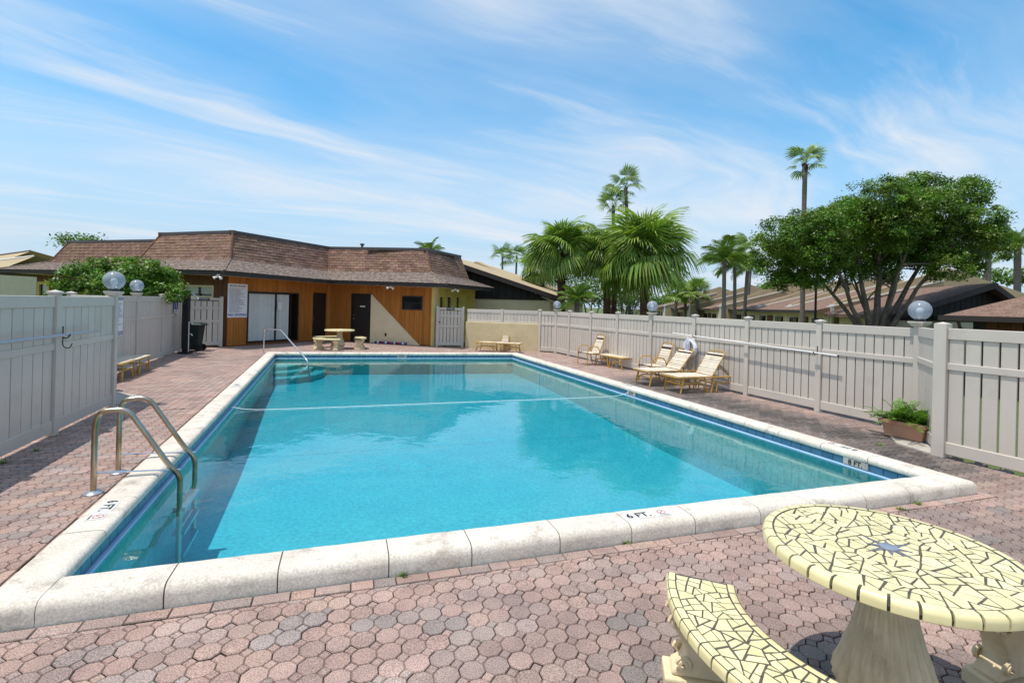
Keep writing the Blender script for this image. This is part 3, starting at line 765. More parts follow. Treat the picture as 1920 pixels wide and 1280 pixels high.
MB().add([(x0-.1, -.05, -.13), (x1+.35, -.05, -.13), (x1+.35, 2.6, -.13), (x0-.1, 2.6, -.13), (x0-.1, -.05, -1.6), (x1+.35, -.05, -1.6), (x1+.35, 2.6, -1.6), (x0-.1, 2.6, -1.6)], [(4, 5, 6, 7), (0, 4, 7, 3), (1, 2, 6, 5), (0, 1, 5, 4), (3, 7, 6, 2)]).obj('room', 'siding_brown', sd_)
mbx('notice', 'sign_white', S(522)-sl[0]*0, S(530.5), zr(A, B, S(526), 581), zr(A, B, S(526), 566), -.045, -.042, ID, sd_)
d1o = mbx('door', 'door_dark', dr1[0], dr1[1]+.25, dr1[2], dr1[3], -.13, -.06, M1)
mbx('handle', 'chrome', dr1[0]+.05, dr1[0]+.09, .95, 1.05, -.06, -.02, ID, d1o)
# rules board between the planks
sg = thing('rules_board', 'white pool rules sign with blue no diving line on orange siding', 'sign', (0, 0, 0))
M1w = frame((A.x, A.y, 0), (d1_.x, d1_.y, 0), (0, 0, 1))
sg.matrix_local = M1w @ Matrix.Translation((S(445), zr(A, B, S(445), 595), .012))
sg_h = zr(A, B, S(445), 532)-zr(A, B, S(445), 595); sg_w = S(463)-S(426)
MB().box((-sg_w/2, 0, 0), (sg_w/2, sg_h, .006)).obj('panel', 'sign_white', sg, bevel=.002)
tw = lambda s, size, y, m_, bold=.0, maxw=None: (s, size, y, m_, bold, maxw)
def put_text(root, s, y, wid, m_, bold=.0, x=0., z=.0075, hgt=None):
    me = text_mesh(s, .1, m_, .0004, bold); xs = [v.co.x for v in me.vertices]; ys = [v.co.y for v in me.vertices]; k = wid/(max(xs)-min(xs))
    ky = k if hgt is None else hgt/(max(ys)-min(ys))
    o = link('lettering', me, root); o.matrix_local = Matrix.Translation((x, y, z)) @ Matrix.Diagonal((k, ky, 1, 1)); return o
put_text(sg, 'POOL RULES', sg_h*.93, sg_w*.80, 'ink', .02, hgt=sg_h*.05)
put_text(sg, 'NO DIVING', sg_h*.075, sg_w*.94, 'sign_blue', .03, hgt=sg_h*.075)
def lines(root, w_, y0, y1, n, material='ink_grey', z=.0075, x0=None, fill=.5):
    mb = MB(); x0 = -w_/2 if x0 is None else x0; st = (y1-y0)/n
    for i in range(n):
        x = x0; end = x0+w_*random.uniform(.55, 1.)
        while x < end:
            l = random.uniform(.015, .06)*w_*2; mb.add([(x, y0+st*i, z), (min(x+l, end), y0+st*i, z), (min(x+l, end), y0+st*(i+fill), z), (x, y0+st*(i+fill), z)], [(0, 1, 2, 3)]); x += l+.02*w_
    return mb.obj('small_print', material, root)
lines(sg, sg_w*.84, sg_h*.15, sg_h*.88, 24, fill=.42)
# facet with the dark door, the cream wedge and the small window
A, B = W2, W3; S = lambda px: s_at(A, B, px)
zd = zr(A, B, S(678), 551.5)
dr2 = (S(660.5), S(695), .0, zd); wn = (S(753.5), S(792), zr(A, B, S(772), 581), zr(A, B, S(772), 554.5))
M2, d2_ = facet(A, B, [dr2, wn], 'siding')
d2o = mbx('door', 'door_dark', dr2[0], dr2[1], -.03, dr2[3]+.01, -.11, -.05, M2)
link('corner_post', boxmesh(.14, .14, 2.66, 'siding', .004), club, (W2.x-CH.x, W2.y-CH.y, 0), .6)
link('door_frame', frame_box(dr2[0]-.05, dr2[1]+.05, -.04, dr2[3]+.03, .05, -.1, .012).mesh('door_frame', 'bronze'), d2o)
mbx('plaque', 'sign_white', S(674), S(683.5), zr(A, B, S(679), 575.5), zr(A, B, S(679), 573), -.05, -.045, ID, d2o)
mbx('handle', 'chrome', dr2[0]+.06, dr2[0]+.13, 1.0, 1.06, -.05, .0, ID, d2o); mbx('deadbolt', 'chrome', dr2[0]+.07, dr2[0]+.12, 1.16, 1.2, -.05, -.01, ID, d2o)
tri = [(S(696), .0), (S(789), .0), (S(697), zd), (S(696), zd)]
o = link('stucco_wedge', MB().prism(tri, -.02, .035).mesh('stucco_wedge', 'stucco_pale', bevel=.006, segs=1), club, M=M2)
mbx('outlet', 'bronze', S(724), S(727), zr(A, B, S(725), 630), zr(A, B, S(725), 624), .035, .05, ID, o)
wf = link('window', frame_box(*wn, .05, -.08, .014).mesh('window', 'bronze'), club, M=M2)
hw = (wn[2]+wn[3])/2
mbx('pane', 'glass_dark', wn[0]+.05, wn[1]-.05, hw+.02, wn[3]-.05, -.03, -.02, ID, wf); mbx('pane', 'glass_dark', wn[0]+.05, wn[1]-.05, wn[2]+.05, hw, -.05, -.04, ID, wf)
mbx('rail', 'bronze', wn[0]+.05, wn[1]-.05, hw, hw+.02, -.05, .0, ID, wf)
# yellow end wall with narrow windows
A, B = W3, W4; ln = (B-A).length; d = (B-A).normalized(); M3 = LM(frame((A.x, A.y, 0), (d.x, d.y, 0), (0, 0, 1)))
S = lambda px: s_at(A, B, px)
hs3 = [(S(825), S(831.5)), (S(839), S(846)), (S(856), S(861))]
br = [0.]+[v for h in hs3 for v in h]+[ln]; mb = MB()
for k in range(len(br)-1):
    if k % 2 == 0: mb.box((br[k], -.05, -.12), (br[k+1], 2.6, 0))
    else: mb.box((br[k], -.05, -.12), (br[k+1], 1.25, 0)); mb.box((br[k], zr(A, B, br[k], 557), -.12), (br[k+1], 2.6, 0))
link('wall', mb.mesh('wall', 'stucco_yellow'), club, M=M3)
for h in hs3: mbx('window', 'glass_dark', h[0], h[1], 1.25, 2.3, -.09, -.07, M3)
mbx('corner_board', 'stucco_pale', .0, S(820), 0, 2.6, -.02, .02, M3)
# long left facet behind the bush
A, B = Wm, W1; S = lambda px: s_at(A, B, px)
wn2 = (S(346), S(400), zr(A, B, S(375), 558), zr(A, B, S(375), 534.5))
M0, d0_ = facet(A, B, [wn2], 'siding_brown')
wf = link('window', frame_box(*wn2, .07, -.08, .02).mesh('window', 'stucco_pale'), club, M=M0)
xm = (wn2[0]+wn2[1])/2
for a, b in ((wn2[0]+.07, xm-.03), (xm+.03, wn2[1]-.07)):
    mbx('pane', 'glass_dark', a, b, wn2[2]+.07, wn2[3]-.07, -.06, -.05, ID, wf); mbx('blind', 'blind', a, b, wn2[2]+.15, wn2[3]-.07, -.049, -.045, ID, wf)
mbx('mullion', 'bronze', xm-.03, xm+.03, wn2[2]+.07, wn2[3]-.07, -.07, .0, ID, wf)
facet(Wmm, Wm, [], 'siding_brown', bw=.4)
# setback wing on the left
V00, V0, V1 = Vector((-21.4, 30.)), Vector((-22.4, 23.6)), Vector((-14.2, 21.2))
roofline([V00, V0, V1], (None, 510, None), (None, 490, None), (None, 455.5, 452), zb=(2.62, 3.2, 4.3), parent=club, ncourse=7)
A, B = V0, V1; S = lambda px: s_at(A, B, px)
wn3 = (S(70), S(92), 1.55, zr(A, B, S(80), 528))
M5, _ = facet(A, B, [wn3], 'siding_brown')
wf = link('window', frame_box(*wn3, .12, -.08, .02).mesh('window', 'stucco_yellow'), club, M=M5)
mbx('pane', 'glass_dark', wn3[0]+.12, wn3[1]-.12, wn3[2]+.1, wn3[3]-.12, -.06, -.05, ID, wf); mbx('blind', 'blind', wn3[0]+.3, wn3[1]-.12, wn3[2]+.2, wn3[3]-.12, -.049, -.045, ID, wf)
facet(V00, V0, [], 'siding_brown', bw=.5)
vp = D(679, 466, 25.); MB().lathe([(.06, 0), (.06, .28), (.11, .29), (.11, .36), (.06, .37)], 10).obj('vent_pipe', 'cap_metal', club).location = vp-CH-Vector((0, 0, .12))
# flood lamps under the eaves
EV = poff(Q, .92)
def flood(px, row, i, label):
    A, B = EV[i], EV[i+1]; s = s_at(A, B, px); p = A+(B-A).normalized()*s; z = ze[i]+(ze[i+1]-ze[i])*s/(B-A).length
    z = min(z+.02, ztop(p, row)+.12)
    f = thing('flood_lamp', label, 'lamp', (p.x, p.y, z), 0)
    MB().lathe([(.05, -.02), (.05, 0)], 12).obj('base', 'white_paint', f); MB().tube([(0, 0, -.02), (0, 0, -.07)], .014, 6).obj('stem', 'white_paint', f)
    for sx in (-1, 1):
        MB().tube([(0, 0, -.07), (.09*sx, -.03, -.10), (.13*sx, -.06, -.13)], [.02, .035, .055], 10).obj('head', 'white_paint', f, smooth=True)
flood(408, 519, 2, 'white twin flood lamp under the eave above the rules board'); flood(731, 531, 3, 'white twin flood lamp under the eave above the cream wedge'); flood(853, 544, 4, 'white twin flood lamp under the eave by the yellow end wall')
# ================================================================== neighbouring houses
GZ = -.5
def row_house(o, ex, ey, label, depth=13., wid=5.5, ze_=2.45, zr_=4.25, group='row houses beyond the fence', fin=True):
    """local x runs into the house, y along the row; eave at x = 0"""
    h_ = thing('row_house', label, 'house', (o.x, o.y, GZ), 0, group)
    h_.matrix_local = frame((o.x, o.y, GZ), (ex.x, ex.y, 0), (ey.x, ey.y, 0))
    MB().box((.7, .05, 0), (depth-.7, wid-.05, ze_-.05)).obj('wall', 'stucco_pale', h_)
    rx = depth*.5
    MB().add([(0, 0, ze_), (0, wid, ze_), (rx, wid, zr_), (rx, 0, zr_), (depth, 0, ze_), (depth, wid, ze_), (0, 0, ze_-.14), (0, wid, ze_-.14), (depth, 0, ze_-.14), (depth, wid, ze_-.14)],
             [(1, 0, 3, 2), (2, 3, 4, 5), (0, 1, 7, 6), (6, 7, 9, 8), (0, 6, 8, 4, 3), (1, 2, 5, 9, 7)]).obj('roof', 'roof_brown', h_)
    MB().box((-.04, 0, ze_-.16), (-.005, wid, ze_+.01)).obj('gutter', 'fascia', h_)
    for (y0, y1, z0, z1, nm, mt) in ((.7, 1.9, .9, 2.0, 'window', 'bronze'), (2.5, 3.4, 0., 2.05, 'door', 'siding_brown'), (3.9, 5.0, .9, 2.0, 'window', 'bronze')):
        wf_ = MB().box((.62, y0, z0), (.70, y1, z1)).obj(nm, mt, h_)
        if nm == 'window':
            for k in range(2): MB().box((.60, y0+.05+(y1-y0)/2*k, z0+.06), (.618, y0-.03+(y1-y0)/2*(k+1), z1-.06)).obj('pane', 'glass_dark', wf_)
    if fin:
        t = .22; top = .62
        pl = [(.9, ze_*.1), (.9, ze_+.42), (rx, zr_+top), (depth-.9, ze_+.42), (depth-.9, ze_*.1)]
        mb = MB(); n = len(pl); vs = [(x, -t/2, z) for x, z in pl]+[(x, t/2, z) for x, z in pl]
        mb.add(vs, [tuple(range(n)), tuple(range(n, 2*n))[::-1]]+[(i, n+i, n+(i+1) % n, (i+1) % n) for i in range(n)]); mb.obj('party_wall', 'tan_wall', h_)
        mb = MB()
        sl_ = (zr_-ze_)/rx
        for s_ in (-1, 1): mb.tube([(.6, s_*(t/2+.03), ze_+sl_*.6+.03), (rx-.3, s_*(t/2+.03), zr_-sl_*.3+.03)], .045, 4)
        mb.obj('flashing', 'white_paint', h_)
        MB().box((.76, -t/2-.02, .2), (.89, t/2+.02, ze_+.36)).obj('downspout', 'white_paint', h_)
    return h_
f0, f4 = Vector((18.9, 44.)), Vector((15.9, 22.)); st = (f4-f0)/4; ey_ = st.normalized(); ex_ = Vector((-ey_.y, ey_.x))
names = ('beside the queen palms', 'second from the queen palms', 'third from the queen palms', 'fourth from the queen palms')
for k in range(3):
    row_house(f0+st*(k+1), ex_, -ey_, 'row house with brown roof and tan party wall, '+names[k], wid=st.length)
for k in range(1, 4):
    row_house(f0-st*(k-1)-Vector((1.5*k, 0)), ex_, -ey_, ('low brown-roofed row house behind the big fan palms, %s' % ('first', 'second', 'third')[k-1])+' past the queen palms', wid=st.length)
# gabled house with dark gable end
def gable_house(label, a, b, apex, back, ze_, zr_, wall='stucco_pale', gablem='dark_board', roof='roof_brown', shift=(0, 0)):
    """gable end from plan point a to b facing the viewer; back = vector to the rear gable"""
    h_ = thing('gabled_house', label, 'house', (a.x, a.y, GZ)); o = Vector((a.x, a.y, GZ))
    ax = a+(b-a)*apex; e = (b-a).normalized(); k = back
    up = lambda p, z: Vector((p.x, p.y, z))-o
    g0, g1, ap = a+e*.7, b-e*.7, ax
    hz_ = lambda p: ze_+(zr_-ze_)*min((p-a).length/(ax-a).length, (b-p).length/(b-ax).length)
    f = back.normalized()*.6
    mb = MB(); q0, q1 = g0+f, g1+f
    zc = ze_-.02
    vs = [up(q0, GZ), up(q1, GZ), up(q1, zc), up(q0, zc), up(q0+k-f*2, GZ), up(q1+k-f*2, GZ), up(q1+k-f*2, zc), up(q0+k-f*2, zc)]
    mb.add(vs, [(0, 1, 2, 3), (1, 5, 6, 2), (5, 4, 7, 6), (4, 0, 3, 7)]); mb.obj('wall', wall, h_)
    n = 22; pts = [q0+(q1-q0)*i/n for i in range(n+1)]
    for i in range(n):
        p, q = pts[i], pts[i+1]; g = (q-p)*.04; nb_ = f.normalized()*.05
        if max(hz_(p), hz_(q))-.1 > zc+.02:
            v4 = [up(p+g, zc), up(q-g, zc), up(q-g, max(hz_(q)-.06, zc+.01)), up(p+g, max(hz_(p)-.06, zc+.01))]
            off_ = Vector((nb_.x, nb_.y, 0))
            MB().add([v-off_ for v in v4]+v4, [(0, 1, 2, 3), (1, 5, 6, 2), (4, 0, 3, 7), (3, 2, 6, 7)]).obj('gable_board', gablem, h_)
    MB().add([up(q0, zc), up(q1, zc), up(q1, hz_(q1)-.08), up(ax+f, zr_-.08), up(q0, hz_(q0)-.08)], [(0, 1, 2, 3, 4)]).obj('gable_wall', gablem, h_)
    th = Vector((0, 0, .16))
    for p, q in ((a, ax), (ax, b)):
        zp, zq = (ze_, zr_) if p is a else (zr_, ze_)
        v = [up(p, zp), up(q, zq), up(q+k, zq), up(p+k, zp)]
        MB().add([x+th for x in v]+v, [(0, 1, 2, 3), (7, 6, 5, 4), (0, 4, 5, 1), (3, 2, 6, 7), (0, 3, 7, 4), (1, 5, 6, 2)]).obj('roof', roof, h_)
        fo = Vector((f.x, f.y, 0)).normalized()*.04
        MB().add([v[0]-fo-th*.5, v[1]-fo-th*.5, v[1]-fo+th*1.05, v[0]-fo+th*1.05, v[0]-th*.5, v[1]-th*.5, v[1]+th*1.05, v[0]+th*1.05], [(0, 1, 2, 3), (3, 2, 6, 7), (1, 0, 4, 5)]).obj('rake_board', 'fascia', h_)
    return h_
a, b = D(1668, 604, 20.), D(1960, 580, 20.5); apx = (1862-1668)/(1960-1668.)
gable_house('house with black board gable and brown shingle roof behind the big leafy tree', V2(a), V2(b), apx, Vector((2.0, 7.5)), 1.62, ztop((D(1862, 534, 20.2).x, 20.2), 537))
# dark gabled neighbour right of the clubhouse
a, b = D(700, 560, 26.5), D(1052, 566, 25.5)
gh = gable_house('neighbour house with black gable slope and cream wall beyond the clubhouse', V2(a), V2(b), .28, Vector((3.2, 9.)), ztop(b, 563), ztop(D(820, 480, 26.2), 478), roof='tan_wall')
pa, pb = D(868, 491, 31.), D(1052, 566, 30.)
o_ = thing('party_wall', 'tan stucco party wall sloping down behind the black gable', 'wall', (pa.x, pa.y, GZ))
pl = [D(892, 490, 31.)-Vector((pa.x, pa.y, GZ)), D(1046, 560, 30.)-Vector((pa.x, pa.y, GZ))]
pl0 = D(800, 540, 31.5)-Vector((pa.x, pa.y, GZ)); bk = Vector((.3, .3, 0))
v = [Vector((pl0.x, pl0.y, 0)), Vector((pl[1].x, pl[1].y, 0)), pl[1], pl[0], pl0]
n = 5
MB().add(v+[p+bk for p in v], [(0, 1, 2, 3, 4), (9, 8, 7, 6, 5)]+[(i, 5+i, 5+(i+1) % 5, (i+1) % 5) for i in range(5)]).obj('stucco', 'tan_wall', o_, fix=True)
MB().tube([D(868, 498, 27.)-Vector((pa.x, pa.y, GZ)), D(1046, 568, 26.)-Vector((pa.x, pa.y, GZ))], .04, 5).obj('flashing', 'white_paint', o_)
# hip-roofed house at the right edge
a = D(1766, 592, 14.5); h_ = thing('hip_roof_house', 'brown shingled house with wood walls and dark eave at the right edge', 'house', (a.x, a.y, GZ), math.radians(-40))
ez = a.z-GZ
MB().add([(0, 0, ez), (9, 0, ez), (9, 8, ez), (0, 8, ez), (4.2, 4, ez+1.45), (6, 4, ez+1.45)], [(0, 1, 5, 4), (1, 2, 5), (2, 3, 4, 5), (3, 0, 4), (3, 2, 1, 0)]).obj('roof', 'roof_brown', h_)
MB().box((-.02, -.05, ez-.13), (9, -.01, ez+.02)).obj('gutter', 'fascia', h_); MB().box((-.06, -.05, ez-.13), (-.02, 8, ez+.02)).obj('gutter', 'fascia', h_)
MB().box((1.0, .95, 0), (8.2, 7.2, ez-.03)).obj('wall', 'dark_board', h_)
for k in range(28):
    if 3 <= k % 10 <= 6: continue
    link('siding_board', boxmesh(.24, .03, ez-.05, 'siding_brown', .002), h_, (1.12+.252*k, .93, 0))
for x in (1.78, 4.3):
    wf = MB().box((x, .9, .9), (x+.95, .96, ez-.25)).obj('window', 'bronze', h_)
    for k in range(2): MB().box((x+.05+.45*k, .88, .98), (x+.43+.45*k, .898, ez-.32)).obj('pane', 'glass_dark', wf)
MB().box((4.25, .80, ez-.32), (7.2, .92, ez-.12)).obj('awning_beam', 'stucco_yellow', h_)
MB().tube(arc_pts([(.35, .0, ez-.1), (.4, .05, ez-.35), (.95, .88, ez-.6), (.95, .88, 0)], .1), .04, 8).obj('downspout', 'fascia', h_)
# tan-roofed house at the left edge
for i, (px0, px1, rowl, rowr, Y, lab) in enumerate(((-120, 60, 495, 470, 40., 'far tan-roofed house showing above the clubhouse wing, ridge to the sky'), (-160, 66, 506, 480, 34., 'tan-roofed house with white roof flashing beside the clubhouse wing'))):
    a, b = D(px0, rowl, Y), D(px1, rowr, Y+2); o = Vector((a.x, a.y, GZ))
    h_ = thing('tan_house', lab, 'house', o)
    bk = Vector((2.5, 9, 0)); lo = Vector((0, -3.2, -1.5)); A_, B_ = a-o, b-o
    MB().add([A_+lo, B_+lo, B_, A_, A_+bk+lo, B_+bk+lo], [(0, 1, 2, 3), (3, 2, 5, 4)]).obj('roof', 'tan_wall', h_)
    MB().tube([A_+lo*.02+Vector((0, -.02, .03)), B_+lo*.02+Vector((0, -.02, .03))], .06, 5).obj('flashing', 'white_paint' if i else 'cap_metal', h_)
    w0, w1 = A_+lo+Vector((0, .6, 0)), B_+lo+Vector((0, .6, 0))
    MB().add([Vector((w0.x, w0.y, 0)), Vector((w1.x, w1.y, 0)), w1, w0, Vector((w0.x, w0.y+6, 0)), Vector((w1.x, w1.y+6, 0)), w1+Vector((0, 6, 0)), w0+Vector((0, 6, 0))], [(0, 1, 2, 3), (1, 5, 6, 2), (4, 0, 3, 7)]).obj('wall', 'stucco_pale', h_)
    for f_ in (.55, .72, .88):
        c = w0.lerp(w1, f_); z1 = c.z-.25
        MB().box((c.x-.6, c.y-.05, .6), (c.x+.6, c.y+.02, z1)).obj('window', 'glass_dark', h_)
    MB().add([A_+lo-Vector((0, 0, .2)), B_+lo-Vector((0, 0, .2)), B_+lo, A_+lo], [(0, 1, 2, 3)]).obj('gutter', 'fascia', h_)
# ================================================================== vegetation
rng = np.random.default_rng(11)
def leaf_mesh(name, centers, normals, sizes, cols, material, aspect=.5, curl=.15):
    """one diamond leaf of two bent triangles pairs per centre"""
    n = len(centers); nr = normals/np.linalg.norm(normals, axis=1, keepdims=True)
    rv = rng.normal(size=(n, 3)); a = np.cross(nr, rv); a /= np.linalg.norm(a, axis=1, keepdims=True); b = np.cross(nr, a)
    s = sizes[:, None]
    v = np.stack([centers-a*s*.5, centers+b*s*aspect*.5-nr*s*curl*.2, centers+a*s*.5-nr*s*curl, centers-b*s*aspect*.5-nr*s*curl*.2], 1).reshape(-1, 3)
    me = bpy.data.meshes.new(name); me.vertices.add(4*n); me.vertices.foreach_set('co', v.astype(np.float32).ravel())
    me.loops.add(4*n); me.loops.foreach_set('vertex_index', np.arange(4*n, dtype=np.int32)); me.polygons.add(n)
    me.polygons.foreach_set('loop_start', np.arange(0, 4*n, 4, dtype=np.int32)); me.polygons.foreach_set('loop_total', np.full(n, 4, np.int32))
    me.update(calc_edges=True)
    ca_ = me.color_attributes.new('Col', 'FLOAT_COLOR', 'POINT'); arr = np.ones((4*n, 4), np.float32); arr[:, :3] = np.repeat(cols, 4, 0); ca_.data.foreach_set('color', arr.ravel())
    me.materials.append(MATS[material]); return me
def foliage(lobes, per, size, clump=.35, shell=.55, flat=.8, ncl=60, hue_=((.8, 1.2), (.9, 1.1), (.7, 1.2))):
    """leaf clumps spread through the outer volume of every lobe (centre, radius)"""
    C_, Nn, S_, K_ = [], [], [], []
    for c, r in lobes:
        c = np.array(c); m = max(6, int(ncl*(r**2)))
        d = rng.normal(size=(m, 3)); d /= np.linalg.norm(d, axis=1, keepdims=True)
        rad = r*(shell+(1-shell)*rng.random(m)**.5)*(.85+.3*rng.random(m)); cc = c+d*rad[:, None]*np.array([1, 1, flat])
        for q, dd in zip(cc, d):
            k = rng.integers(int(per*.6), int(per*1.4)); cr = clump*rng.uniform(.6, 1.35)
            off = np.clip(rng.normal(size=(k, 3)), -1.7, 1.7)*cr*np.array([.55, .55, .38])
            C_.append(q+off); Nn.append(dd*.5+np.array([0, 0, .7])+rng.normal(size=(k, 3))*.55); S_.append(size*rng.uniform(.65, 1.35, k))
            g = rng.uniform(.6, 1.4); h3 = np.array([rng.uniform(*hue_[0])*g, rng.uniform(*hue_[1])*g, rng.uniform(*hue_[2])*g])
            K_.append(h3*rng.uniform(.8, 1.2, (k, 1)))
    return np.concatenate(C_), np.concatenate(Nn), np.concatenate(S_), np.concatenate(K_)
def curve3(p, q, r, n=9, wob=.0):
    out = []
    for i in range(n+1):
        t = i/n; v = p*(1-t)**2+q*2*t*(1-t)+r*t*t; out.append(v+Vector((random.uniform(-wob, wob), random.uniform(-wob, wob), random.uniform(-wob, wob)*.5))*(1 if 0 < i < n else 0))
    return out
# the big spreading tree
TY = 20.; base = D(1640, 603, TY); base.z = GZ; bt = Vector(base)
tree = thing('leafy_tree', 'big spreading leafy tree with many curved trunks behind the right fence', 'tree', base)
spec = [(1462, 440, 44), (1450, 488, 38), (1515, 432, 52), (1560, 420, 48), (1540, 470, 50), (1610, 410, 55), (1650, 372, 48), (1690, 400, 55), (1700, 352, 36), (1738, 350, 30), (1755, 395, 55),
        (1800, 372, 42), (1828, 352, 26), (1835, 415, 40), (1858, 445, 30), (1620, 465, 55), (1690, 455, 55), (1745, 460, 55), (1800, 455, 50), (1590, 505, 36), (1500, 500, 36), (1775, 500, 36), (1665, 505, 30), (1820, 492, 26), (1885, 470, 18), (1470, 522, 26), (1528, 520, 28), (1590, 448, 52), (1505, 468, 44), (1660, 430, 55), (1722, 428, 52), (1575, 400, 36)]
lobes = []
for x, y, r in spec:
    Y = TY+rng.uniform(-1.6, 2.0); p = D(x, y, Y); lobes.append((p-bt, r/F*Y))
c, nn_, s_, k_ = foliage(lobes, 84, .09, clump=.25, ncl=88, shell=.4)
link('crown', leaf_mesh('crown', c, nn_, s_, k_, 'leaf_tree', .55), tree)
MB().tube([(0, 0, 0), (0, 0, .5), (0, 0, 1.25)], [.42, .34, .30], 12).obj('trunk', 'bark', tree, smooth=True)
for k, (x, y, r) in enumerate([(1480, 455, .09), (1540, 450, .10), (1600, 430, .12), (1655, 400, .13), (1715, 400, .12), (1770, 420, .12), (1815, 430, .10), (1590, 490, .09), (1700, 470, .1)]):
    p = D(x, y, TY+random.uniform(-1, 1.2))-bt; q = Vector((p.x*.32+random.uniform(-.1, .1), p.y*.3, p.z*.50)); b0 = Vector((p.x*.05, random.uniform(-.1, .1), .9))
    pts = curve3(b0, q, p, 9, .05); lim = MB().tube(pts, [r*1.25*(1-.8*i/9) for i in range(10)], 8).obj('trunk' if k < 7 else 'branch', 'bark', tree, smooth=True)
    mb = MB()
    for j in range(5):
        s0 = pts[random.randint(5, 8)]; l_, rr = min(lobes, key=lambda L_: (L_[0]-s0-Vector((random.uniform(-1, 1), random.uniform(-1, 1), random.uniform(0, 1)))).length)
        mb.tube(curve3(s0, (s0+l_)/2+Vector((random.uniform(-.2, .2), 0, .1)), l_+Vector((random.uniform(-.4, .4), random.uniform(-.4, .4), random.uniform(-.2, .4))), 5, .05), [.035, .03, .025, .02, .012, .006], 5)
    mb.obj('twigs', 'bark', lim, smooth=True)
def bushy(label, name, cat, spec, Y, material, size, per, clump, ncl, group=None, trunk=True, hue_=((.8, 1.2), (.9, 1.1), (.7, 1.2)), dy=.6):
    x0 = sum(s[0] for s in spec)/len(spec); b = D(x0, 600, Y); b.z = GZ; t = thing(name, label, cat, b, 0, group)
    lob = [(D(x, y, Y+rng.uniform(-dy, dy))-b, r/F*Y) for x, y, r in spec]
    c, nn_, s_, k_ = foliage(lob, per, size, clump, ncl=ncl, hue_=hue_); link('crown', leaf_mesh('crown', c, nn_, s_, k_, material, .5), t)
    if trunk:
        for l_, r in lob[:6]: MB().tube(curve3(Vector((l_.x*.1, l_.y*.1, 0)), Vector((l_.x*.3, l_.y*.3, l_.z*.6)), l_, 6, .03), [.07, .06, .05, .045, .035, .025, .012], 6).obj('trunk', 'bark', t, smooth=True)
    return t
bushy('dense bright green bush rising over the fence in front of the clubhouse', 'round_bush', 'bush',
      [(150, 525, 38), (185, 510, 34), (225, 505, 32), (262, 506, 30), (295, 515, 30), (320, 532, 26), (120, 545, 24), (245, 530, 40), (200, 540, 40), (290, 545, 30), (160, 550, 34), (330, 550, 18), (100, 556, 14)], 15.2, 'leaf_bush', .09, 36, .16, 190, hue_=((.75, 1.3), (.9, 1.12), (.6, 1.2)), dy=.5)
for lab, spec, Y, m_, sz in (('dark leafy treetop on the left showing above the clubhouse wing roof', [(128, 446, 11), (120, 450, 9)], 34., 'leaf_tree', .2),
                         ('small leafy treetop beside the dark one above the clubhouse wing roof', [(160, 446, 12), (176, 449, 10), (148, 452, 9)], 36., 'leaf_tree', .2),
                         ('bright green round tree behind the row house roofs', [(1470, 530, 24), (1450, 545, 22), (1495, 540, 24), (1425, 552, 18), (1512, 552, 16)], 50., 'leaf_bush', .32),
                         ('wide green tree behind the dark gable house', [(1790, 524, 16), (1830, 520, 18), (1868, 516, 16), (1905, 520, 18), (1760, 535, 12)], 42., 'leaf_bush', .28),
                         ('dark green broadleaf tree behind the big fan palms', [(1085, 535, 26), (1110, 545, 24), (1052, 545, 20), (1130, 555, 22), (1165, 548, 20)], 34., 'leaf_tree', .2),
                         ('dense green tree between the fan palms and the far roofs', [(1185, 560, 18), (1215, 562, 16), (1160, 566, 14)], 46., 'leaf_bush', .25)):
    bushy(lab, 'leafy_tree', 'tree', spec, Y, m_, sz, 22, .5, 40)
hd = thing('tree_belt', 'low belt of far green trees behind the row house roofs', 'trees', (35, 95, GZ))
lob = [(D(x, 566-6*math.sin(x*.05), 95.)-Vector((35, 95, GZ)), 1.5) for x in range(1225, 1420, 11)]
c, nn_, s_, k_ = foliage(lob, 14, .5, .8, ncl=14); stuff(link('foliage', leaf_mesh('foliage', c, nn_, s_, k_, 'leaf_tree', .6), hd))
# bare branching shrub behind the palms
bs = thing('bare_shrub', 'leafless grey twiggy shrub between the fan palm trunks', 'shrub', (D(1170, 590, 27.).x, 27., GZ)); mb = MB()
for k in range(60):
    tip = D(random.uniform(1110, 1230), random.uniform(520, 560), 27+random.uniform(-.6, .6))-Vector(bs.location)
    mb.tube(curve3(Vector((random.uniform(-.2, .2), 0, .3)), Vector((tip.x*.3, tip.y*.3, tip.z*.6)), tip, 5, .08), [.03, .025, .02, .014, .01, .005], 4)
mb.obj('branches', 'palm_bark', bs)
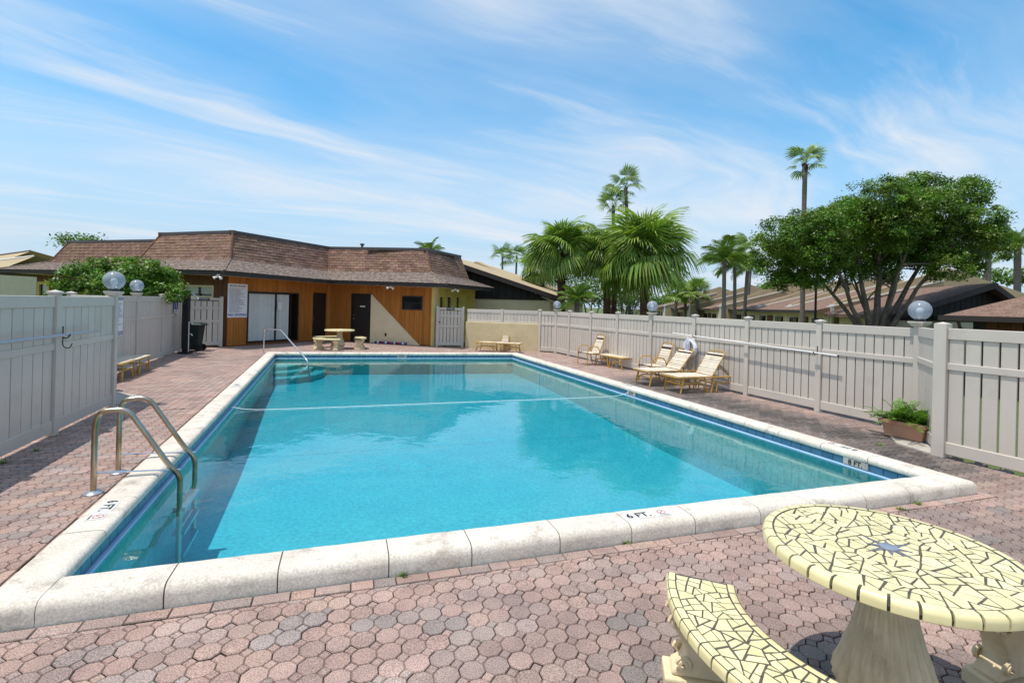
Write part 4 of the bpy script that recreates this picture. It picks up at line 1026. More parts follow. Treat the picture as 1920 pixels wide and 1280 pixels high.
# palms ------------------------------------------------------------
def fan_frond(R, Lp, droop, nseg=44, spread=2.3, seed=0):
    """petiole along +x, then a pleated fan with free hanging tips"""
    r = random.Random(seed); mb = MB()
    mb.tube([(0, 0, 0), (Lp*.5, 0, .03*Lp), (Lp, 0, 0)], [.022*R, .016*R, .012*R], 4, (.9, .95, .6))
    for i in range(nseg):
        a = (i/(nseg-1)-.5)*2*spread; l = R*(1-.22*(abs(a)/spread)**2)*r.uniform(.9, 1.08); wd = 2*spread/nseg
        prev = None; g = r.uniform(.75, 1.25); col = (g*r.uniform(.85, 1.15), g, g*.9)
        fold = .05*R*(1 if i % 2 else -1)
        vs = []
        for k, (f, wf_) in enumerate(((.02, .02), (.35, .98), (.62, .95), (.84, .45), (1.0, .03))):
            rr = l*f; hw_ = max(rr if f < .65 else l*.62, .01)*wd*.5*wf_
            z = -droop*R*.55*(f**2.2)*(.5+.5*abs(a)/spread)-(.30*R*(max(0, f-.6)/.4)**1.3)*(.5+droop*.5)+fold*.5*f*(1 if f < .8 else .3)
            rr2 = rr*(1-.25*droop*f*f)
            cx, cy = Lp+math.cos(a)*rr2, math.sin(a)*rr2
            px_, py_ = -math.sin(a)*hw_, math.cos(a)*hw_
            vs += [(cx-px_, cy-py_, z), (cx+px_, cy+py_, z+.02*R*f)]
        mb.add(vs, [(2*k, 2*k+1, 2*k+3, 2*k+2) for k in range(4)], col)
        for k in range(4, 10): mb.c[-10+k] = tuple(c_*q_ for c_, q_ in zip(col, (1.75, 1.5, 1.5) if k > 5 else (1.25, 1.18, 1.1)))   # paler, yellower blade tips
    return mb.mesh('frond', 'leaf_palm')
def pin_frond(Ln, droop, nl=46, leaf=.55, seed=0):
    r = random.Random(seed); mb = MB(); pts = []
    for i in range(13):
        t = i/12; pts.append((Ln*t*(1-.25*droop*t*t), 0, Ln*(.25*t-droop*.75*t*t)))
    mb.tube(pts, [.03*(1-.85*i/12) for i in range(13)], 4, (.8, .9, .5))
    for i in range(nl):
        t = .1+.9*i/nl; k = t*12; j = min(int(k), 11); p = Vector(pts[j]).lerp(Vector(pts[j+1]), k-j)
        l = leaf*math.sin(PI*(.15+.8*t))*r.uniform(.85, 1.1); g = r.uniform(.75, 1.2)
        for s_ in (-1, 1):
            d = Vector((.55, s_*.8, r.uniform(-.5, -.1))).normalized(); tip = p+d*l+Vector((0, 0, -.25*l)); mid = p+d*l*.5+Vector((0, 0, -.03*l)); w_ = Vector((.011, 0, 0))
            mb.add([p-w_*.5, p+w_*.5, mid+w_, mid-w_, tip], [(0, 1, 2, 3), (3, 2, 4)], (g, g, g*.85))
    return mb.mesh('frond', 'leaf_palm')
FF = [fan_frond(1., .62, .62, seed=k) for k in range(4)]; FD = [fan_frond(1., .55, 1.0, seed=9+k) for k in range(3)]; FS = [fan_frond(1., .75, .34, 18, 1.5, seed=20+k) for k in range(3)]; FP = [pin_frond(1., .8, seed=30+k, leaf=.38) for k in range(3)]
def palm(label, px, crown_row, Y, R, trunk_r, nf=32, kind='fan', group=None, lean=0., boot=True, seed=0, name='fan_palm'):
    r = random.Random(seed); b = D(px-lean, 600, Y); b.z = GZ; top = D(px, crown_row, Y)-b
    t = thing(name, label, 'palm tree', b, 0, group)
    pts = [Vector((0, 0, 0)).lerp(top, f)+Vector((top.x*.0+.1*math.sin(f*3)*(-1 if lean > 0 else 1)*min(1, abs(lean)/10), 0, 0)) for f in np.linspace(0, 1, 16)]
    MB().tube(pts, [trunk_r*(1.25-.35*min(1, f*4))*(1+.05*(i % 2)) for i, f in enumerate(np.linspace(0, 1, 16))], 10, (1.6, 1.5, 1.4)).obj('trunk', 'palm_bark' if kind != 'livistona' else 'palm_boot', t, smooth=True)
    if boot:
        mb = MB(); hb = boot if boot is not True else .5
        for k in range(int(90 if kind == 'livistona' else 26)):
            a = r.uniform(0, 2*PI); f = r.random(); z = -hb*f; rr = trunk_r*(1.5 if kind == 'livistona' else 1.05)*(1-.25*f); g = r.uniform(.5, 1.4)
            p = top+Vector((math.cos(a)*rr*.6, math.sin(a)*rr*.6, z)); q = top+Vector((math.cos(a)*rr*1.35, math.sin(a)*rr*1.35, z+r.uniform(.02, .16)))
            mb.tube([p, (p+q)/2, q], [.05, .045, .015], 4, (g, g*.9, g*.8))
        mb.obj('boots', 'palm_boot', t)
    for k in range(nf):
        f = (k+.5)/nf; az = k*2.39996+r.uniform(-.2, .2)
        if kind == 'livistona': el = math.radians(78-106*f); src = r.choice(FF if f < .55 else FD)
        elif kind == 'fan': el = math.radians(80-95*f); src = r.choice(FS)
        else: el = math.radians(78-88*f); src = r.choice(FP)
        el += r.uniform(-.2, .2)
        M = Matrix.Translation(top+Vector((0, 0, .05*(1-f)))) @ Matrix.Rotation(az, 4, 'Z') @ Matrix.Rotation(-el, 4, 'Y') @ Matrix.Rotation(r.uniform(-.6, .6), 4, 'X') @ Matrix.Scale(R*r.uniform(.74, 1.12), 4)
        link('frond', src, t, M=M)
    if kind == 'livistona':
        MB().tube([top, top+Vector((.03, 0, R*.9)), top+Vector((.08, .1, R*1.35))], [.02, .012, .003], 4, (1, 1, .8)).obj('spear', 'leaf_palm', t)
    return t
palm('bushy fan palm with dark trunk boot nearest the clubhouse among the big three', 1053, 478, 24., 1.28, .21, 30, 'livistona', boot=1.35, seed=1)
palm('bushy fan palm in the middle of the big three, its boot thick and dark', 1139, 482, 23.5, 1.28, .20, 30, 'livistona', boot=1.5, seed=2)
palm('largest bushy fan palm, its bright drooping crown beside the globe lamp', 1209, 482, 21.5, 1.62, .20, 38, 'livistona', boot=.8, seed=3)
palm('tall thin palm taller of the twin pair rising above the fan palms', 1173, 352, 47., 1.25, .17, 13, 'fan', boot=.8, seed=4, lean=-8, name='tall_palm')
palm('tall thin palm shorter of the twin pair rising above the fan palms', 1150, 388, 47., 1.2, .17, 12, 'fan', boot=.8, seed=5, name='tall_palm')
palm('tallest slender palm rising out of the big leafy tree', 1510, 309, 25.5, .70, .12, 12, 'fan', boot=.4, seed=6, lean=4, name='tall_palm')
palm('far small fan palm above the sloping tan wall, nearer the clubhouse', 942, 482, 75., 1.5, .16, 12, 'fan', boot=False, seed=7, name='tall_palm')
palm('far small fan palm above the sloping tan wall, nearer the big fan palms', 969, 482, 75., 1.5, .16, 12, 'fan', boot=False, seed=8, lean=4, name='tall_palm')
palm('queen palm with the darkest feathery crown above the row houses', 1358, 488, 36., 2.1, .15, 20, 'queen', boot=False, seed=9, name='queen_palm')
palm('queen palm close beside the dark feathery one above the row houses', 1378, 497, 37.5, 2.0, .13, 18, 'queen', boot=False, seed=10, name='queen_palm')
palm('leaning queen palm nearest the big leafy tree', 1402, 502, 39., 2.0, .13, 16, 'queen', boot=False, seed=11, lean=6, name='queen_palm')
palm('thin fan palm between the queen palms and the leafy tree', 1411, 470, 46., 1.3, .14, 10, 'fan', boot=False, seed=12, lean=10, name='tall_palm')
palm('palm frond tuft just above the clubhouse roof', 806, 474, 46., 1.7, .15, 12, 'queen', boot=False, seed=13, name='queen_palm')
palm('grey-trunked palm at the right edge behind the dark gable house', 1853, 445, 30., 1.5, .17, 14, 'queen', boot=False, seed=14, name='queen_palm')
palm('drooping feathery palm at the far right edge', 1908, 462, 31., 1.8, .2, 18, 'queen', boot=False, seed=15, name='queen_palm')
palm('young feathery palm with yellowing skirt at the foot of the fan palms', 1082, 563, 20.5, .95, .12, 26, 'queen', boot=False, seed=16, name='young_palm')
for k, (x, y, Yp) in enumerate(((1270, 552, 48.), (1285, 556, 50.), (1306, 552, 49.))):
    palm('short fan palm in front of the far row houses, %s from the largest fan palm' % ('first', 'second', 'third')[k], x, y, Yp, 1.15, .16, 22, 'fan', boot=.6, seed=40+k, lean=(6, 0, -5)[k])
palm('pale grey palm trunk rising close beside the middle fan palm', 1158, 505, 26., 1.2, .14, 16, 'livistona', boot=False, seed=17, lean=8)
palm('small fan palm tucked behind the left fan palm crown', 1018, 505, 30., 1.25, .13, 18, 'livistona', boot=False, seed=18)
# potted fern at the right, weeds
def fern(root, n, rad, h0, mname='leaf_fern', seed=3, up=.6):
    r = random.Random(seed)
    for k in range(n):
        a = r.uniform(0, 2*PI); el = r.uniform(.15, 1.2)*up+.2; l = rad*r.uniform(.55, 1.15); mb = MB(); pts = []
        ox, oy = r.uniform(-.16, .16), r.uniform(-.07, .07)
        for i in range(8):
            t = i/7; pts.append(Vector((ox+math.cos(a)*l*t*math.cos(el), oy+math.sin(a)*l*t*math.cos(el), h0+l*(math.sin(el)*t-.35*t*t))))
        g = r.uniform(.7, 1.25)
        for i in range(1, 8):
            t = i/7; p = pts[i]; d = (pts[i]-pts[i-1]).normalized(); sd2 = d.cross(Vector((0, 0, 1))).normalized()
            for s_ in (-1, 1):
                for q in range(2):
                    pp = pts[i-1].lerp(p, q*.5+.25); w_ = .085*(1-.6*t); tip = pp+sd2*s_*w_+d*w_*.6+Vector((0, 0, r.uniform(-.02, .02))); m_ = (pp+tip)/2
                    mb.add([pp, m_+d*.014, tip, m_-d*.014], [(0, 1, 2, 3)], (g*r.uniform(.85, 1.15), g, g*.9))
        mb.tube(pts, .0025, 3, (.7, .8, .5)); mb.obj('frond', mname, root)
pp = P(1702, 822); pl_ = thing('planter', 'terracotta trough planter with a bright green fern by the big fence post', 'planter', (5.76, 7.27, .03), math.radians(-62))
def trough(w0, w1, h_, l0, l1):
    return [(-l0, -w0, 0), (l0, -w0, 0), (l0, w0, 0), (-l0, w0, 0), (-l1, -w1, h_), (l1, -w1, h_), (l1, w1, h_), (-l1, w1, h_)]
bx_ = ((3, 2, 1, 0), (0, 1, 5, 4), (1, 2, 6, 5), (2, 3, 7, 6), (3, 0, 4, 7))
MB().add(trough(.095, .125, .20, .23, .27), bx_).obj('pot', 'terracotta', pl_, bevel=.008)
mb = MB(); o8 = [(-.30, -.15), (.30, -.15), (.30, .15), (-.30, .15)]; i8 = [(-.25, -.105), (.25, -.105), (.25, .105), (-.25, .105)]
mb.add([(x, y, .19) for x, y in o8]+[(x, y, .24) for x, y in o8]+[(x, y, .24) for x, y in i8]+[(x, y, .17) for x, y in i8],
       [(i, (i+1) % 4, 4+(i+1) % 4, 4+i) for i in range(4)]+[(4+i, 4+(i+1) % 4, 8+(i+1) % 4, 8+i) for i in range(4)]+[(8+i, 8+(i+1) % 4, 12+(i+1) % 4, 12+i) for i in range(4)]+[(3, 2, 1, 0)]); mb.obj('rim', 'terracotta', pl_, bevel=.006)
MB().add([(x, y, .20) for x, y in i8], [(0, 1, 2, 3)]).obj('soil', 'soil', pl_)
fern(pl_, 70, .52, .20, up=.85)
pad = [V2(P(1652, 799)), V2(P(1680, 832)), V2(P(1748, 853)), np0+Vector((.25, .35)), rp[9]+Vector((.05, .1))]
mb = MB().prism([tuple(p) for p in pad], -.1, .022); struct(mb.obj('concrete_pad', 'concrete_pad', bevel=.006, fix=True))
pad2 = [LE+Vector((.12, .18)), LE+Vector((-.02, .75)), lf[0]+Vector((.35, .25)), lf[0], LE+Vector((-.1, .05))]
struct(MB().prism([tuple(p) for p in pad2], -.1, .02).obj('concrete_pad', 'concrete_pad', fix=True))
pl2 = thing('planter', 'terracotta pot with only its rim showing past the shaded left fence', 'planter', (-7.52, 9.28, .02), math.radians(30))
MB().lathe([(.13, 0), (.17, .24), (.20, .24), (.20, .31), (.165, .31), (.16, .24)], 20).obj('pot', 'terracotta', pl2, smooth=True)
fern(pl2, 8, .18, .24, seed=8)
wd_ = []
WEED = ((755, 1078, .07, 'in the joint along the near coping, the largest there'), (118, 1138, .05, 'at the coping corner stone by the ladder side'), (1173, 1018, .06, 'below the near six foot marker'), (1690, 955, .06, 'behind the big mosaic table at the coping'), (1722, 945, .06, 'next to the outer coping corner stone'), (1650, 835, .07, 'in the paving in front of the planter pad'), (8, 868, .11, 'at the foot of the shaded left fence, the bigger one'), (70, 845, .08, 'at the foot of the shaded left fence, the smaller one'), (1880, 868, .09, 'under the open-gapped fence, away from its big post'), (1840, 858, .08, 'under the open-gapped fence close to its big post'))
for k, (x, y, sz, wl2) in enumerate(WEED):
    p = P(x, y); w_ = thing('weed_tuft', 'small green weed '+wl2, 'weed', p, 0, 'weeds in the paving joints'); mb = MB(); r = random.Random(k)
    for j in range(26):
        a = r.uniform(0, 2*PI); l = sz*r.uniform(.5, 1.2); d = Vector((math.cos(a), math.sin(a), r.uniform(.5, 1.6))).normalized(); q = Vector((r.uniform(-.03, .03), r.uniform(-.02, .02), 0)); s2 = d.cross(Vector((0, 0, 1))).normalized()*.005
        g = r.uniform(.6, 1.2); mb.add([q-s2, q+s2, q+d*l+Vector((0, 0, -.2*l))], [(0, 1, 2)], (g*1.3, g, g*.5))
    mb.obj('leaves', 'leaf_fern', w_)
# ================================================================== mosaic tables and benches
def shatter(poly, A, r, depth=0):
    a = area(poly)
    if a < A*r.uniform(.55, 1.7) or depth > 14: return [poly]
    cx = sum(p[0] for p in poly)/len(poly); cy = sum(p[1] for p in poly)/len(poly)
    sxx = sum((p[0]-cx)**2 for p in poly); syy = sum((p[1]-cy)**2 for p in poly); sxy = sum((p[0]-cx)*(p[1]-cy) for p in poly)
    th = .5*math.atan2(2*sxy, sxx-syy)+r.gauss(0, .3); L_ = math.sqrt(a)
    pt = (cx+r.gauss(0, .10)*L_, cy+r.gauss(0, .10)*L_); n = (math.cos(th), math.sin(th))
    out = []
    for s_ in (1, -1):
        q = clip(poly, pt, (n[0]*s_, n[1]*s_))
        if len(q) >= 3 and area(q) > A*.08: out += shatter(q, A, r, depth+1)
    return out
def voro(poly, seeds, A, r):
    """break a convex outline into big random cells first, then shatter each"""
    out = []
    for i, s_ in enumerate(seeds):
        q = poly
        for j, t_ in enumerate(seeds):
            if i != j and len(q) >= 3: q = clip(q, ((s_[0]+t_[0])/2, (s_[1]+t_[1])/2), (s_[0]-t_[0], s_[1]-t_[1]))
        if len(q) >= 3 and area(q) > A*.1: out += shatter(q, A, r)
    return out
def shard(root, poly, z, r, mp=lambda p: p, th=.006):
    poly = [p for i, p in enumerate(poly) if math.hypot(p[0]-poly[i-1][0], p[1]-poly[i-1][1]) > .006]
    if len(poly) < 3: return
    cx = sum(p[0] for p in poly)/len(poly); cy = sum(p[1] for p in poly)/len(poly)
    q = inset(poly, r.uniform(.0025, .0044)); q = [(p[0]+(cx-p[0])*k, p[1]+(cy-p[1])*k) for p, k in ((p, r.choice((0, 0, 0, 0, .05, .14)) ) for p in q)]
    if area(q) < 6e-5: return
    i_ = inset(q, .0012); n = len(q); dz = r.uniform(-.0008, .0008); tx, ty = r.gauss(0, .012), r.gauss(0, .012)
    f = lambda p, z_: (*mp(p), z_+dz+tx*(p[0]-cx)+ty*(p[1]-cy))
    vs = [f(p, z-th) for p in q]+[f(p, z-.0012) for p in q]+[f(p, z) for p in i_]
    MB().add(vs, [tuple(range(2*n, 3*n))]+[(k*n+i, k*n+(i+1) % n, (k+1)*n+(i+1) % n, (k+1)*n+i) for k in range(2) for i in range(n)]).obj('mosaic_tile', 'mosaic', root)
RIM = [(-.042, .001), (-.016, .001), (-.004, -.008), (0., -.022), (0., -.046), (-.008, -.052)]
def rim_piece(root, path, R0, a0, a1, sgn, z, cx=0., cy=0., n=5):
    """edge tile swept about a vertical axis; sgn = +1 outer edge, -1 inner edge"""
    k = len(RIM); vs = []
    for i in range(n):
        a = a0+(a1-a0)*i/(n-1)
        for (dr, dz) in RIM: vs.append((cx+(R0+sgn*dr)*math.cos(a), cy+(R0+sgn*dr)*math.sin(a), z+dz))
    fs = [(i*k+j, i*k+j+1, (i+1)*k+j+1, (i+1)*k+j) for i in range(n-1) for j in range(k-1)]+[tuple(range(k)), tuple(range((n-1)*k, n*k))]
    MB().add(vs, fs).obj('edge_tile', 'mosaic', root, smooth=True, fix=True)
def pedestal_table(label, loc, R, zt, seed, A, nrim, fancy=True):
    r = random.Random(seed); t = thing('mosaic_table', label, 'table', loc)
    MB().lathe([(.12, zt-.075), (R*.55, zt-.072), (R-.03, zt-.058), (R-.012, zt-.05), (R-.006, zt-.03), (R-.02, zt-.0022), (.01, zt-.0022)], 56).obj('top_slab', 'mosaic_grout', t, smooth=True)
    for k in range(nrim):
        a0, a1 = 2*PI*k/nrim, 2*PI*(k+1)/nrim; rim_piece(t, None, R, a0+.007/R, a1-.004/R, 1, zt)
    disc = [((R-.046)*math.cos(2*PI*k/48), (R-.046)*math.sin(2*PI*k/48)) for k in range(48)]
    sd3 = [(R*math.sqrt(r.random())*math.cos(b_), R*math.sqrt(r.random())*math.sin(b_)) for b_ in (r.uniform(0, 2*PI) for _ in range(40))]
    for q in voro(disc, sd3, A, r):
        c = (sum(p[0] for p in q)/len(q), sum(p[1] for p in q)/len(q))
        if math.hypot(*c) < .035: continue
        shard(t, q, zt, r)
    if fancy:
        mb = MB(); ns = 8; vs = []
        for k in range(2*ns):
            a = 2*PI*k/(2*ns)+.3; rr = (.135 if k % 4 == 0 else .085) if k % 2 == 0 else .034; vs.append((rr*math.cos(a), rr*math.sin(a)))
        mb.prism(vs, zt-.004, zt+.0022); mb.obj('star', 'granite', t); MB().lathe([(.036, zt), (.036, zt+.006), (.028, zt+.010), (.0, zt+.011)], 20, cap=False).obj('umbrella_cap', 'grey_tube', t, smooth=True)
    s = zt/.76
    MB().lathe([(.185, 0), (.195, .025), (.195, .055), (.165, .075), (.13, .096)], 32).obj('plinth', 'cast_stone', t, smooth=True)
    MB().lathe([(.13, .095), (.172, .12), (.192, .155*s), (.185, .20*s), (.155, .29*s), (.118, .42*s), (.096, .54*s), (.092, .62*s), (.11, .665*s), (.14, .70*s)], 160, 20 if fancy else 12, .17, 1.2).obj('pedestal', 'cast_stone', t, smooth=2)
    return t
def scroll_leg(root, a, r0, zt, w=.29, th=.115):
    """carved bench leg: waisted slab with volutes on a plinth, standing radially"""
    prof = [(-.5, .0), (.5, .0), (.47, .08), (.34, .16), (.27, .30), (.30, .46), (.40, .60), (.50, .74), (.52, .88), (.46, 1.), (-.46, 1.), (-.52, .88), (-.50, .74), (-.40, .60), (-.30, .46), (-.27, .30), (-.34, .16), (-.47, .08)]
    h0, h1 = .075, zt-.055; M = Matrix.Rotation(a, 4, 'Z') @ Matrix.Translation((r0, 0, 0))
    me = MB().prism([(x*w, h0+z*(h1-h0)) for x, z in prof], -th/2, th/2).mesh('leg', 'cast_stone', bevel=.012, segs=2)
    lg = link('leg', me, root); lg.matrix_local = M @ Matrix.Rotation(PI/2, 4, 'X')
    for x, z, rr in ((-.40, .80, .042), (.40, .80, .042), (-.30, .20, .034), (.30, .20, .034)):
        for s_ in (-1, 1):
            pts = []
            for k in range(26):
                an = k*.5; q = rr*(1-.85*k/25); pts.append((x*w+q*math.cos(an)*(1 if x > 0 else -1), h0+z*(h1-h0)+q*math.sin(an), s_*(th/2+.004+.012*k/25)))
            MB().tube(pts, [.010]*24+[.012, .014], 6).obj('volute', 'cast_stone', lg, smooth=True)
    pb_ = MB().box((-w*.60, -th*.72, 0), (w*.60, th*.72, .075)).obj('plinth', 'cast_stone', root, bevel=.01); pb_.matrix_local = M
def curved_bench(label, c, ri, ro, a0, a1, zt, seed, A, nedge, group=None, legs=(.2, .8)):
    r = random.Random(seed); am = (a0+a1)/2; b = thing('mosaic_bench', label, 'bench', (c[0], c[1], 0), 0, group); rm = (ri+ro)/2
    n = 20; arc = lambda R_, z: [(R_*math.cos(a0+(a1-a0)*k/n), R_*math.sin(a0+(a1-a0)*k/n), z) for k in range(n+1)]
    o1, i1, o0, i0 = arc(ro-.008, zt-.0022), arc(ri+.008, zt-.0022), arc(ro-.012, zt-.055), arc(ri+.012, zt-.055); m = n+1
    fs = []
    for k in range(n): fs += [(k, k+1, m+k+1, m+k), (2*m+k, 3*m+k, 3*m+k+1, 2*m+k+1), (k, 2*m+k, 2*m+k+1, k+1), (m+k, m+k+1, 3*m+k+1, 3*m+k)]
    fs += [(0, m, 3*m, 2*m), (n, 2*m+n, 3*m+n, m+n)]
    MB().add(o1+i1+o0+i0, fs).obj('seat_slab', 'mosaic_grout', b, fix=True)
    for R_, sg_ in ((ro, 1), (ri, -1)):
        ne = max(4, round(nedge*R_/ro))
        for k in range(ne):
            x0, x1 = a0+(a1-a0)*k/ne, a0+(a1-a0)*(k+1)/ne; rim_piece(b, None, R_, x0+.005/R_, x1-.004/R_, sg_, zt)
    L_ = rm*(a1-a0); rect = [(.012, ri+.045), (L_-.012, ri+.045), (L_-.012, ro-.045), (.012, ro-.045)]
    mp = lambda p: (p[1]*math.cos(a0+p[0]/rm), p[1]*math.sin(a0+p[0]/rm))
    for q in voro(rect, [(r.uniform(0, L_), r.uniform(ri, ro)) for _ in range(16)], A, r):
        # keep the outline counter-clockwise seen from above after the polar map
        cx = sum(p[0] for p in q)/len(q); q2 = [mp(p) for p in q]
        if area(q2) < 0: q2 = q2[::-1]
        shard(b, q2, zt, r)
    for f in legs: scroll_leg(b, a0+(a1-a0)*f, rm, zt)
    return b
TC = (1.713, 2.243)
pedestal_table('round yellow mosaic table with grey star inlay standing on a fluted stone pedestal', (TC[0], TC[1], 0), .505, .76, 4, .0042, 34)
curved_bench('curved yellow mosaic bench on carved scroll legs, in full view between pool and big table', TC, .615, .945, math.radians(158.5), math.radians(232), .45, 5, .0036, 15, legs=(.14, .86))
curved_bench('curved mosaic bench tucked behind the big mosaic table, only a scroll leg showing', TC, .615, .945, math.radians(-46), math.radians(26), .45, 6, .004, 12, legs=(.14, .86))
ft = P(636, 653.5); fc = (ft.x, ft.y)
pedestal_table('far round mosaic table standing in front of the clubhouse doors', (fc[0], fc[1], 0), .54, .72, 7, .012, 26, False)
for k, (ac, lab) in enumerate(((-105, 'curved mosaic bench on the pool side of the far table'), (15, 'curved mosaic bench of the far table nearest the cream wedge'), (150, 'curved mosaic bench of the far table nearest the sliding door'))):
    curved_bench(lab, fc, .66, .98, math.radians(ac-36), math.radians(ac+36), .43, 20+k, .02, 10, legs=(.14, .86))
# ================================================================== strap furniture
def straps(root, n, x0, x1, wid, M, mt='strap', brown=()):
    pw = (x1-x0)/n; me = boxmesh(pw*.8, wid, .007, 'strap', .002); mb_ = boxmesh(pw*.8, wid, .007, 'strap_brown', .002)
    for k in range(n):
        o = link('strap', mb_ if k in brown else me, root); o.matrix_local = M @ Matrix.Translation((x0+pw*(k+.5), 0, .008-random.uniform(0, .006)))
def chaise(label, loc, rz, back=None, L_=1.85, W_=.60, z=.34, group='strap loungers round the pool'):
    c = thing('lounge_chair', label, 'lounge chair', (loc[0], loc[1], 0), rz, group); hw = W_/2; xp = L_*.60
    for s_ in (-1, 1): MB().tube(arc_pts([(0, s_*hw*.2, z), (0, s_*hw, z), (L_, s_*hw, z), (L_, s_*hw*.2, z)], .05), .016, 8).obj('rail', 'tube_yellow', c, smooth=True)
    for x in (0, L_): MB().tube([(x, -hw*.3, z), (x, hw*.3, z)], .0155, 8).obj('cross_bar', 'tube_yellow', c, smooth=True)
    for s_ in (-1, 1):
        for x in (.16, .72, L_*.62, L_-.08):
            lean = -.07 if x in (.16, L_*.62) else .07
            MB().tube([(x, s_*hw, z), (x+lean*.4, s_*(hw+.005), z*.5), (x+lean, s_*(hw+.01), 0)], .016, 8).obj('leg', 'tube_yellow', c, smooth=True)
        for xa, xb in ((.16, .72), (L_*.62, L_-.08)):
            MB().tube(arc_pts([(xa-.045, s_*(hw-.03), .02), (xa+.01, s_*(hw-.03), z*.60), (xb-.01, s_*(hw-.03), z*.60), (xb+.045, s_*(hw-.03), .02)], .10, 6), .014, 8).obj('brace', 'tube_yellow', c, smooth=True)
    for x in (.10, L_*.6+.1): MB().tube(arc_pts([(x, -hw-.01, .02), (x+.03, -hw, z*.55), (x+.03, hw, z*.55), (x, hw+.01, .02)], .10, 6), .014, 8).obj('brace', 'tube_yellow', c, smooth=True)
    straps(c, 18, .03, xp-.02, W_+.02, Matrix.Translation((0, 0, z+.012)))
    a = back or 0.; M = Matrix.Translation((xp, 0, z+.012)) @ Matrix.Rotation(-a, 4, 'Y'); lb = L_-xp
    bk = bpy.data.objects.new('backrest', None)
    mb = MB().tube([M @ Vector(p) for p in arc_pts([(0, -hw+.02, 0), (lb, -hw+.02, 0), (lb+.04, 0, 0), (lb, hw-.02, 0), (0, hw-.02, 0)], .05)], .014, 8); br = mb.obj('backrest', 'tube_yellow', c, smooth=True)
    straps(br, 13, .02, lb-.03, W_-.02, M, brown=(11,))
    if a:
        for s_ in (-1, 1): MB().tube([M @ Vector((lb*.55, s_*(hw-.04), -.01)), (xp+lb*.78, s_*(hw-.04), z)], .008, 6).obj('prop', 'tube_yellow', c)
    return c
def v2(px, py): return V2(P(px, py))
fx = Vector((.945, .327)); fy = Vector((-.327, .945)); rzc = math.atan2(fx.y, fx.x)
c2 = (v2(1243, 731)+v2(1276, 737))/2; c1 = (v2(1191, 717)+v2(1217, 725))/2
chaise('strap lounger with raised back beside the white pole, next to the fence post', c2-fx*.08, rzc, math.radians(56), L_=1.55, W_=.56)
chaise('strap lounger with raised back standing in front of the life ring', c1-fx*.08, rzc, math.radians(50), L_=1.55, W_=.56)
le = Vector((-8.62, 12.05))-Vector((.30, .10)); chaise('flat strap lounger along the fence below the rules board', le, math.radians(-70), None, L_=1.8, W_=.58, z=.36)
wr = math.atan2(wd.y, wd.x); p_ = v2(977, 661.5); chaise('flat strap lounger along the cream stucco wall', p_, wr+PI, None, L_=1.75, W_=.5)
chaise('flat strap lounger beside the fence between the two strap armchairs', v2(1120, 684)+Vector((.15, .30)), math.radians(-64), None, L_=1.45, W_=.56, z=.33)
def armchair(label, loc, rz, arms=True, back=math.radians(68), z=.36, W_=.52, hb=.62):
    c = thing('strap_chair', label, 'chair', (loc[0], loc[1], 0), rz); hw = W_/2; d = .50
    # x points forward (the way a sitter faces)
    for s_ in (-1, 1):
        MB().tube(arc_pts([(d*.5, s_*hw, 0), (d*.42, s_*hw, .60 if arms else z), (-d*.35, s_*hw, .58 if arms else z), (-d*.62, s_*hw, 0)], .14, 7), .015, 8).obj('side_frame', 'tube_yellow', c, smooth=True)
        MB().tube([(d*.55, s_*(hw-.03), z), (-d*.5, s_*(hw-.03), z-.03)], .014, 8).obj('seat_rail', 'tube_yellow', c, smooth=True)
    straps(c, 8, -d*.45, d*.56, W_-.03, Matrix.Translation((0, 0, z+.008)), brown=(6, 7))
    M = Matrix.Translation((-d*.45, 0, z)) @ Matrix.Rotation(-(PI-back), 4, 'Y')
    br = MB().tube([M @ Vector(p) for p in arc_pts([(0, -hw+.03, 0), (hb, -hw+.05, 0), (hb+.03, 0, 0), (hb, hw-.05, 0), (0, hw-.03, 0)], .06)], .014, 8).obj('backrest', 'tube_yellow', c, smooth=True)
    straps(br, 9, .03, hb-.04, W_-.08, M, brown=(7,))
    return c
armchair('strap armchair facing the pool between fence posts near the far lamp', Vector((2.46, 15.75)), math.radians(205))
armchair('strap armchair half hidden behind the lounger by the life ring', c1+fx*.72+fy*.62, math.radians(200))
armchair('small armless strap chair between flat lounger and stucco wall', v2(942, 657)+Vector((.02, -.02)), wr-PI/2, arms=False, hb=.42, z=.32, W_=.36)
st_ = v2(1163, 676)+Vector((.25, .5)); t = thing('side_table', 'low round side table with yellow tube legs against the fence', 'table', (st_.x, st_.y, 0))
MB().lathe([(.27, .36), (.28, .375), (.27, .39)], 28).obj('top', 'strap', t, smooth=True); MB().tube([(.28*math.cos(a), .28*math.sin(a), .375) for a in np.linspace(0, 2*PI, 33)], .016, 8, cap=False).obj('ring', 'tube_yellow', t, smooth=True)
for k in range(4):
    a = k*PI/2+.4; MB().tube(arc_pts([(.25*math.cos(a), .25*math.sin(a), .36), (.2*math.cos(a), .2*math.sin(a), .2), (.28*math.cos(a), .28*math.sin(a), 0)], .1), .014, 8).obj('leg', 'tube_yellow', t, smooth=True)
